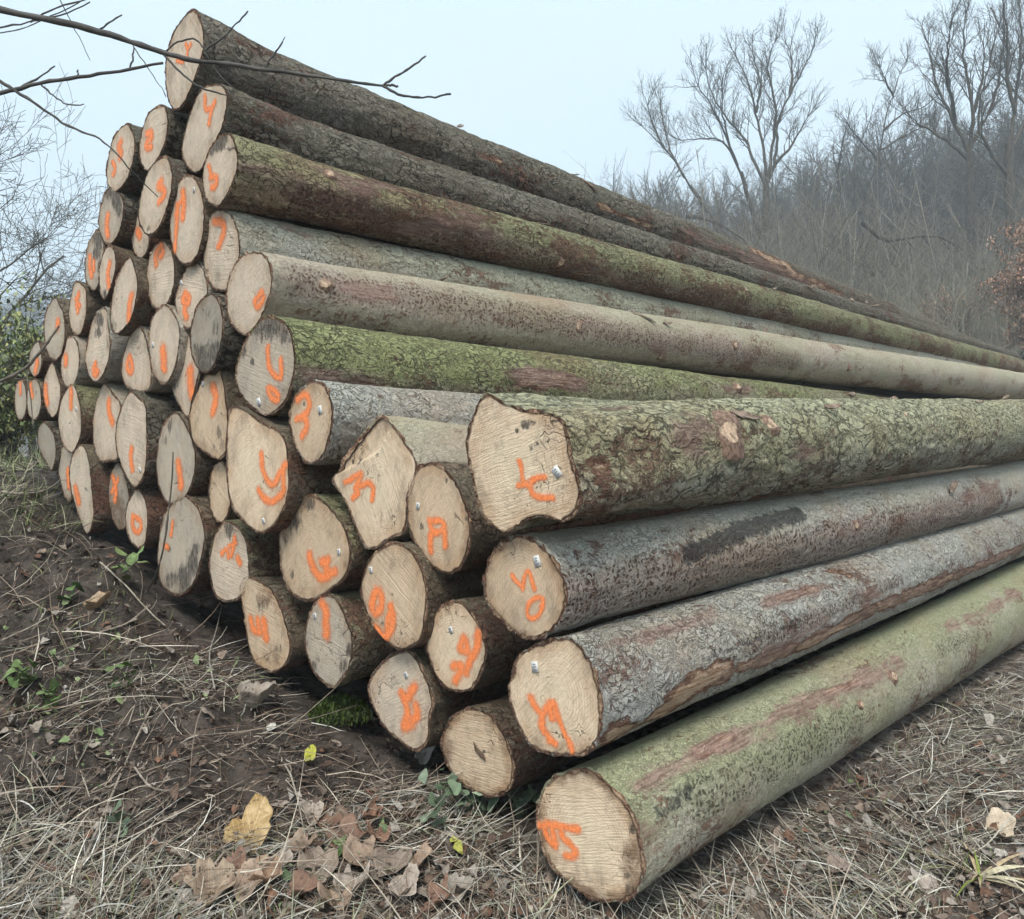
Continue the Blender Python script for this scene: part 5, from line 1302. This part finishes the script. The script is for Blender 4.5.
limb_tree([[(860, 250), (865, 221), (871, 192)], [(871, 194), (876, 169), (882, 138), (887, 112), (899, 75), (906, 64)], [(880, 150), (899, 138), (918, 130), (930, 124)], [(884, 130), (904, 112), (922, 108)], [(878, 160), (860, 140), (850, 128)], [(893, 95), (884, 78), (880, 68)]],
  60, 16, 'slim tilted tree with tufted side branches between the fan crowned tree and the right pair', r0=.2, twigL=1.7, upb=.1)
place_tree('round', 850, 80, 128, 'dark bushy crowned bare tree behind the slim tilted tree', rot=2.5)
place_tree('tall', 1060, 60, -40, 'bare tree beyond the right edge whose branches reach into the picture', rot=1.3)
g_ = np.random.default_rng(3)
for i in range(135):
    u = 548 + 530 * g_.random() ** .9; dist = 62 + 62 * g_.random()
    vt = np.interp(u, [560, 640, 720, 780, 820, 870, 940, 1080], [180, 158, 160, 148, 124, 100, 98, 80]) + abs(g_.normal(0, 20)) - 2
    place_tree(['slim', 'pole', 'pole', 'round', 'tall'][int(g_.integers(0, 5))], u, dist, vt, 'bare grey tree in the hazy wood behind the stack', group='bare trees of the hazy wood', rot=g_.random() * 6.28)
for i in range(16):   # far side of the valley, left
    u = -40 + 190 * g_.random(); dist = 200 + 90 * g_.random()
    place_tree('round', u, dist, 282 + g_.normal(0, 7), 'bluish bare tree on the far hill at the left', group='far hill trees', rot=g_.random() * 6.28)

# brush under the trees: nobody could count it
def brush(n, name, label, cols, az0, az1, d0, d1, hmin, hmax, rad=.012, seed=1, per=6, tw=(.3, .45)):
    g = np.random.default_rng(seed)
    dist = d0 + (d1 - d0) * g.random(n) ** .8; az = R(az0) + R(az1 - az0) * g.random(n)
    x, y = dist * np.tan(az), dist
    z = ground(x, y, False)
    H = hmin + (hmax - hmin) * g.random(n) ** 1.3
    V = []; Q = []; C = []
    cols = np.array(cols); col = cols[g.integers(0, len(cols), n)] * (.7 + .6 * g.random((n, 1)))
    def cones(P, Dv, r0, r1, c):
        k = len(P)
        up = np.where(np.abs(Dv[:, 2:3]) < .9 * np.linalg.norm(Dv, axis=1)[:, None], np.array([[0, 0, 1.]]), np.array([[1., 0, 0]]))
        a = np.cross(Dv, up); a /= np.linalg.norm(a, axis=1)[:, None] + 1e-9; b = np.cross(Dv, a); b /= np.linalg.norm(b, axis=1)[:, None] + 1e-9
        vs = []
        for base, r in ((P, r0), (P + Dv, r1)):
            for q in range(3):
                th = q * 2.0944; vs.append(base + (a * math.cos(th) + b * math.sin(th)) * r[:, None])
        vs = np.stack(vs, 1); off = sum(len(v) for v in V)
        V.append(vs.reshape(-1, 3)); bb = np.arange(k)[:, None] * 6 + off
        Q.append(np.concatenate([np.stack([bb[:, 0] + q, bb[:, 0] + (q + 1) % 3, bb[:, 0] + 3 + (q + 1) % 3, bb[:, 0] + 3 + q], 1) for q in range(3)]))
        C.append(np.repeat(c, 6, 0))
    P = np.stack([x, y, z - .1], 1)
    Dv = np.stack([g.normal(0, .16, n) * H, g.normal(0, .16, n) * H, H], 1)
    r = rad * (.6 + .8 * g.random(n)) * (H / hmax + .4)
    cones(P, Dv, r, r * .4, col)
    for k in range(per):
        f = .2 + .75 * g.random(n); pp = P + Dv * f[:, None]
        L_ = H * (tw[0] + tw[1] * g.random(n)) * (1.1 - f * .6); a = g.random(n) * 6.28; el = .35 + .8 * g.random(n)
        dv = np.stack([np.cos(a) * np.cos(el), np.sin(a) * np.cos(el), np.sin(el)], 1) * L_[:, None]
        cones(pp, dv, r * .5, r * .22, col)
        for q in range(2):
            f2 = .3 + .6 * g.random(n); p2 = pp + dv * f2[:, None]; a2 = a + g.normal(0, 1.0, n); e2 = .3 + .9 * g.random(n)
            d2 = np.stack([np.cos(a2) * np.cos(e2), np.sin(a2) * np.cos(e2), np.sin(e2)], 1) * (L_ * .55)[:, None]
            cones(p2, d2, r * .32, r * .16, col)
    o = link(name, np_mesh(name, np.concatenate(V), np.concatenate(Q), cols=np.concatenate(C)), BRUSHM)
    tag(o, label, 'brush', kind='stuff')
BRUSHM = vcol_mat('brushwood', .9, .2, 3)
GB = [(.19, .16, .12), (.25, .22, .17), (.14, .115, .088), (.30, .27, .215), (.22, .20, .14)]
brush(6400, 'undergrowth', 'grey brown bare undergrowth filling the wood behind the logs', GB, .5, 38, 42, 122, 2.5, 8.0, .018, 1)
brush(600, 'saplings_thicket', 'thin pale stems standing close together through the hazy wood', [(.27, .245, .20), (.20, .185, .145), (.32, .295, .235)], 1, 38, 45, 105, 5.0, 11.0, 0.026, 8, per=4, tw=(.12, .2))
brush(2000, 'undergrowth', 'low pale twiggy scrub at the foot of the hazy wood', [(.25, .235, .175), (.19, .17, .13), (.29, .26, .20)], 6, 38, 30, 55, 1.2, 4.0, .012, 2)
brush(1600, 'far_wood', 'bluish far wood covering the hill at the left', [(.05, .055, .045), (.07, .07, .055)], -42, -10, 150, 300, 4, 10, .12, 3, per=7)
def shrub(name, u, dist, vtop, wpx, n, leaf, cols, label, stemcol=BARKD, seed=0, cat='shrub', nst=26, ldens=1.0):
    """leafy or twiggy shrub: stems with twigs, small leaves along them"""
    g = np.random.default_rng(seed); x, y = (u - CX) / F * dist, dist; z = gz(x, y) - .05
    H = CAMZ + (CY - vtop) / F * dist - z; W = wpx * dist / F / 2
    root = empty(name, Matrix.Translation((x, y, z))); tag(root, label, cat)
    T = Tubes(); tips = []
    for k in range(nst):
        a = g.random() * 6.28; sp = W * (.25 + .8 * g.random()); h = H * (.45 + .55 * g.random())
        p = [np.array([g.normal(0, W * .15), g.normal(0, W * .15), 0])]
        for q in range(6):
            f = (q + 1) / 6
            p.append(np.array([math.cos(a) * sp * f ** 1.3, math.sin(a) * sp * f ** 1.3, h * (f ** .85)]) + g.normal(0, W * .05, 3))
        T.add(p, np.linspace(.012, .004, 7) * dist / 14, 4)
        for q in range(7):
            i = int(g.integers(1, 6)); b = p[i] + (p[i + 1] - p[i]) * g.random(); d = g.normal(0, 1, 3); d[2] = abs(d[2]) * .8; d *= W * .38 / np.linalg.norm(d)
            pts = np.array([b, b + d * .5 + g.normal(0, W * .03, 3), b + d]); T.add(pts, np.linspace(.006, .0025, 3) * dist / 14, 3); tips += [pts[1], pts[2], b]
            for w_ in range(2):
                d2 = d * .5 + g.normal(0, W * .12, 3); b2 = pts[1]; T.add(np.array([b2, b2 + d2]), np.array([.0035, .002]) * dist / 14, 3); tips.append(b2 + d2)
    link('stems', T.mesh('stems'), stemcol, root)
    if n:
        tips = np.array(tips); P = tips[g.integers(0, len(tips), n)] + g.normal(0, W * .07, (n, 3)); P[:, 2] = np.maximum(P[:, 2], .05)
        c = np.array(cols)[g.integers(0, len(cols), n)] * (.65 + .7 * g.random((n, 1)))
        V, Q, C = leaf_mesh_arrays(n, P[:, 0], P[:, 1], P[:, 2], leaf * (.6 + .7 * g.random(n)), c, tilt=.9)
        link('foliage', np_mesh('foliage', V, Q, cols=C), LEAFM, root)
LEAFM = vcol_mat('shrub_leaves', .7, .3, 12)
RUS = [(.38, .215, .14), (.47, .285, .19), (.30, .16, .105), (.54, .35, .25)]
shrub('beech_shrub', 1032, 33, 228, 82, 11000, .075, RUS, 'russet leaved young beech at the right edge', seed=1, nst=34)
shrub('beech_shrub', 958, 40, 300, 70, 2600, .075, RUS, 'low sparse russet bush beside the far log ends', seed=2)
shrub('beech_shrub', 928, 46, 290, 30, 500, .075, RUS, 'faint pinkish brown sapling in the scrub left of the beeches', seed=3, nst=8)
shrub('willow_shrub', 878, 52, 246, 120, 0, .1, RUS, 'olive tinged twiggy bush in front of the hazy wood', wood_mat('olive_twig', (.13, .14, .07), (.19, .19, .10)), seed=4, nst=70)
GRN = [(.17, .22, .095), (.24, .29, .13), (.27, .30, .12), (.12, .16, .075), (.36, .35, .14), (.26, .29, .18)]
shrub('bramble_bush', 8, 8.5, 292, 130, 6500, .028, GRN, 'green leafy bramble bush at the left edge beside the stack', seed=5, nst=44)
shrub('bramble_bush', 46, 9.5, 282, 85, 1800, .026, GRN, 'thin straggly green bush between the bramble and the log ends', seed=6, nst=18)
shrub('bramble_bush', -55, 7.2, 330, 120, 3600, .030, GRN, 'darker low bramble beyond the left edge', seed=7, nst=26)
def sapling(u, dist, vtop, label, seed):
    g = np.random.default_rng(seed); x, y = (u - CX) / F * dist, dist; z = gz(x, y) - .1
    H = CAMZ + (CY - vtop) / F * dist - z
    root = empty('sapling', Matrix.Translation((x, y, z))); tag(root, label, 'tree')
    T = Tubes(); p = np.array([[g.normal(0, .05) + .05 * q * (seed % 2 - .5), 0, H * q / 8] for q in range(9)]); T.add(p, np.linspace(.055, .015, 9), 6)
    link('trunk', T.mesh('trunk'), BARKP, root)
    T = Tubes()
    for k in range(26):
        i = int(g.integers(1, 8)); a = g.random() * 6.28; l = .5 + .6 * g.random(); T.add(np.array([p[i], p[i] + np.array([math.cos(a) * l * .5, math.sin(a) * l * .5, l * .7])]), np.array([.012, .005]), 3)
    link('crown', T.mesh('crown'), BARKP, root)
sapling(962, 36, 262, 'slender pale sapling trunk left of the russet beech, the taller of two', 1)
sapling(957, 36.5, 272, 'second pale sapling crossing the taller one', 2)
sapling(1006, 38, 250, 'thin pale sapling just left of the russet young beech', 3)

# bare tree at the left with long thin arching twigs
def left_tree():
    segs = grow(seed=71, H=5.2, r0=.07, levels=5, trunk=.12, spread=.62, up=.14, nb=(4, 6), forks=3, twig=.0028, ratio=.66, wig=.13)
    x, y = (-40 - CX) / F * 8.6, 8.6; z = gz(x, y)
    root = empty('bare_shrub', Matrix.Translation((x, y, z - .05)))
    tag(root, 'bare shrub with a haze of fine twigs against the sky at the left edge', 'shrub')
    a, b = tree_meshes(segs)
    link('trunk', a, BARKG, root); link('branches', b, BARKG, root)
    segs = grow(seed=72, H=4.0, r0=.05, levels=5, trunk=.12, spread=.62, up=.14, nb=(4, 6), forks=3, twig=.0026, ratio=.64, wig=.13)
    x, y = (35 - CX) / F * 10.5, 10.5; z = gz(x, y)
    root = empty('bare_shrub', Matrix.Translation((x, y, z - .05)))
    tag(root, 'smaller bare shrub rising behind the left edge of the stack', 'shrub')
    a, b = tree_meshes(segs)
    link('trunk', a, BARKG, root); link('branches', b, BARKG, root)
left_tree()

# young tree outside the left edge whose branches hang across the top left
def overhang():
    dz = 2.6
    def W(u, v, d=dz): return np.array(ray(u, v) * d + CAM)
    base = W(-330, 459.5, 2.75); base[2] = gz(base[0], base[1]) - .05
    root = empty('overhanging_tree', Matrix.Translation(base)); tag(root, 'thin bare branches with knobby twigs hanging across the top left corner', 'tree')
    T = Tubes(); T.add([base - base, np.array([.03, .02, 1.2]), np.array([.0, .05, 2.4]), np.array([.06, .05, 3.6])], [.045, .035, .026, .012], 9)
    link('trunk', T.mesh('trunk'), BARKG, root)
    T = Tubes()
    def br(pts, r0, r1, d=dz, n=6):
        P = np.array([W(*p) if len(p) == 3 else W(p[0], p[1], d) for p in pts]) - base
        m = len(P); tt = np.linspace(0, m - 1, (m - 1) * 4 + 1)
        S = np.stack([np.interp(tt, np.arange(m), P[:, i]) for i in range(3)], 1)
        for _ in range(2): S[1:-1] = (S[:-2] + 2 * S[1:-1] + S[2:]) / 4
        S[1:-1] += rng.normal(0, .0012, S[1:-1].shape)
        rad = np.linspace(r0, r1, len(S)) * (1 + .10 * rng.normal(0, 1, len(S)))
        T.add(S, rad, n)
    tr = [(-330 , -60, 2.75), (-120, -18, 2.66), (0, 10), (80, 26), (120, 38), (163, 53), (190, 60), (240, 66), (300, 74), (350, 82), (385, 86)]
    br(tr, .0115, .0038)
    br([(383, 86), (395, 77), (410, 68), (426, 56)], .0042, .0026)
    br([(383, 86), (398, 95), (418, 98), (436, 97), (451, 94)], .0042, .0026)
    br([(383, 86), (392, 85), (398, 86)], .004, .003)
    br([(-320, 190, 2.75), (-150, 130, 2.7), (-40, 100), (0, 93), (40, 83), (78, 77), (120, 71), (163, 63)], .0085, .0035)
    br([(163, 53), (178, 42), (193, 37), (203, 46), (206, 56), (212, 64), (222, 78), (236, 92)], .0028, .0018)
    br([(163, 54), (180, 72), (196, 86), (214, 92), (228, 96)], .0042, .002)
    br([(206, 50), (222, 38), (236, 24), (248, 11)], .0032, .002)
    br([(264, 69), (273, 56), (280, 46), (285, 37)], .0032, .002)
    br([(97, 31), (110, 22), (122, 15)], .003, .002)
    br([(0, 81), (20, 94), (45, 110), (68, 127), (95, 136), (112, 148), (132, 172), (158, 197, 2.75)], .0055, .0015)
    br([(130, 69), (133, 58), (134, 48)], .003, .002)
    br([(133, 46), (148, 68), (160, 85), (166, 97)], .0018, .0012)
    br([(78, 77), (78, 70)], .003, .0022); br([(40, 83), (53, 96), (68, 106), (84, 104)], .003, .0016)
    br([(22, 86), (40, 77), (55, 66)], .003, .0018)
    br([(30, 22), (55, 8), (90, -2)], .003, .002); br([(-10, 30), (20, 24), (60, 16), (90, 2)], .0028, .0018)
    br([(60, 0), (75, 30), (90, 60)], .0016, .001); br([(0, 33), (25, 28), (60, 12), (95, -6)], .002, .0015)
    link('branches', T.mesh('branches'), BARKG2, root)
BARKG2 = wood_mat('branch_bark', (.055, .052, .05), (.12, .115, .105))
overhang()
def arching_bough(pts, d, label):
    P = np.array([ray(u, v) * d + CAM for u, v in pts]); 
    root = P[0].copy(); T = Tubes(); T.add(P - root, np.linspace(.16, .05, len(P)), 6)
    for i in range(2, len(P) - 1): T.add(np.array([P[i], P[i] + [.5, 0, -.6], P[i] + [.9, .2, -.9]]) - root, np.array([.05, .03, .02]), 4)
    o = link('fallen_bough', T.mesh('fallen_bough'), BARKD); o.location = root; tag(o, label, 'branch')
arching_bough([(686, 216), (700, 217), (716, 222), (730, 230), (742, 238), (752, 250)], 54, 'dark broken bough bending down just above the topmost log')
arching_bough([(862, 222), (878, 236), (888, 241), (905, 238), (922, 236), (938, 236), (952, 243), (966, 252)], 50, 'dark crooked bough lying across the scrub at the right')
def tarp():
    d = 58.0; x = (1040 - CX) / F * d; n = 14
    X, Y = np.meshgrid(np.linspace(-1, 1, n), np.linspace(-1, 1, n), indexing='ij')
    g = gz(x, d); top = CAMZ + (CY - 349) / F * d - g
    Z = (1 - np.abs(X) ** 2.4) * (1 - .5 * np.abs(Y) ** 3) + .08 * fbm(X * 3, Y * 3, 3, 2)
    V = np.stack([X * 1.9, Y * 2.2, Z * max(top, .6)], -1).reshape(-1, 3)
    i = np.arange(n - 1)[:, None] * n; j = np.arange(n - 1)[None]
    Q = np.stack([i + j, i + n + j, i + n + j + 1, i + j + 1], -1).reshape(-1, 4)
    o = link('blue_tarpaulin', np_mesh('blue_tarpaulin', V, Q), plain('blue_sheet', (.30, .48, .78), .5, .12, 6)); o.location = (x, d, g)
    print('tarp top', top)
    tag(o, 'pale blue sheet showing at the right edge past the far log ends', 'tarpaulin')
tarp()

# ------------------------------------------------------------------ air, light, camera
def haze():
    b = bpy.data.meshes.new('haze')
    x0, x1, y0, y1, z0, z1 = -300, 300, -12, 360, -6, 92
    v = [(x, y, z) for z in (z0, z1) for y in (y0, y1) for x in (x0, x1)]
    b.from_pydata(v, [], [(0, 2, 3, 1), (4, 5, 7, 6), (0, 1, 5, 4), (2, 6, 7, 3), (0, 4, 6, 2), (1, 3, 7, 5)])
    o = link('haze', b, smooth=False); m = bpy.data.materials.new('damp_air'); m.use_nodes = True; t = m.node_tree; t.nodes.clear()
    out = t.nodes.new('ShaderNodeOutputMaterial'); vol = t.nodes.new('ShaderNodeVolumePrincipled')
    vol.inputs['Color'].default_value = (.84, .92, 1.0, 1); vol.inputs['Density'].default_value = HAZE; vol.inputs['Anisotropy'].default_value = .0
    t.links.new(vol.outputs[0], out.inputs['Volume']); b.materials.append(m)
    tag(o, 'thin bluish haze softening the wood and hills', 'haze', kind='stuff')
HAZE = .0023
haze()

w = bpy.data.worlds.new('World'); scene.world = w; w.use_nodes = True
t = w.node_tree; t.nodes.clear()
out = t.nodes.new('ShaderNodeOutputWorld'); bg = t.nodes.new('ShaderNodeBackground')
SUN_EL, SUN_AZ = 56, 188          # high, behind the camera and 
sky = t.nodes.new('ShaderNodeTexSky'); sky.sky_type = 'NISHITA'; sky.sun_disc = False
sky.sun_elevation = R(SUN_EL); sky.sun_rotation = R(SUN_AZ); sky.air_density = 1.0; sky.dust_density = 4.0; sky.ozone_density = 1.0
# closed cloud cover over that sky
tc = t.nodes.new('ShaderNodeTexCoord'); nz = t.nodes.new('ShaderNodeTexNoise'); nz.inputs['Scale'].default_value = 1.6; nz.inputs['Detail'].default_value = 4
mp = t.nodes.new('ShaderNodeMapping'); mp.inputs['Scale'].default_value = (1, 1, 2.5)
t.links.new(tc.outputs['Generated'], mp.inputs[0]); t.links.new(mp.outputs[0], nz.inputs['Vector'])
cr = t.nodes.new('ShaderNodeMix'); cr.data_type = 'RGBA'; cr.inputs[6].default_value = (4.75, 6.0, 6.85, 1); cr.inputs[7].default_value = (5.6, 6.75, 7.45, 1)
t.links.new(nz.outputs[0], cr.inputs[0])
mx = t.nodes.new('ShaderNodeMix'); mx.data_type = 'RGBA'; mx.inputs[0].default_value = .86
t.links.new(sky.outputs[0], mx.inputs[6]); t.links.new(cr.outputs[2], mx.inputs[7])
t.links.new(mx.outputs[2], bg.inputs[0]); bg.inputs[1].default_value = SKYS if 'SKYS' in globals() else .09
t.links.new(bg.outputs[0], out.inputs[0])
sun = bpy.data.lights.new('sun', 'SUN'); sun.energy = 1.5; sun.angle = R(24); sun.color = (1.0, .94, .85)
so = bpy.data.objects.new('sun', sun); COL.objects.link(so)
az = R(SUN_AZ); el = R(SUN_EL)
sdir = Vector((math.sin(az) * math.cos(el), math.cos(az) * math.cos(el), math.sin(el)))
so.rotation_euler = (-sdir).to_track_quat('-Z', 'Y').to_euler(); so.location = sdir * 30
cam = bpy.data.cameras.new('camera'); cam.sensor_width = 36; cam.lens = F / 1024 * 36; cam.clip_start = .05; cam.clip_end = 2500
co = bpy.data.objects.new('camera', cam); COL.objects.link(co); co.location = CAM; co.rotation_euler = (R(90), 0, 0)
scene.camera = co
vs = scene.view_settings; vs.view_transform = 'Standard'; vs.look = 'None'; vs.exposure = 1.05; vs.gamma = 1; vs.use_curve_mapping = False
scene.cycles.use_denoising = True
scene.cycles.max_bounces = 4; scene.cycles.diffuse_bounces = 2; scene.cycles.volume_bounces = 1; scene.cycles.transparent_max_bounces = 8
scene.cycles.volume_step_rate = 4; scene.cycles.use_adaptive_sampling = True; scene.cycles.adaptive_threshold = .03
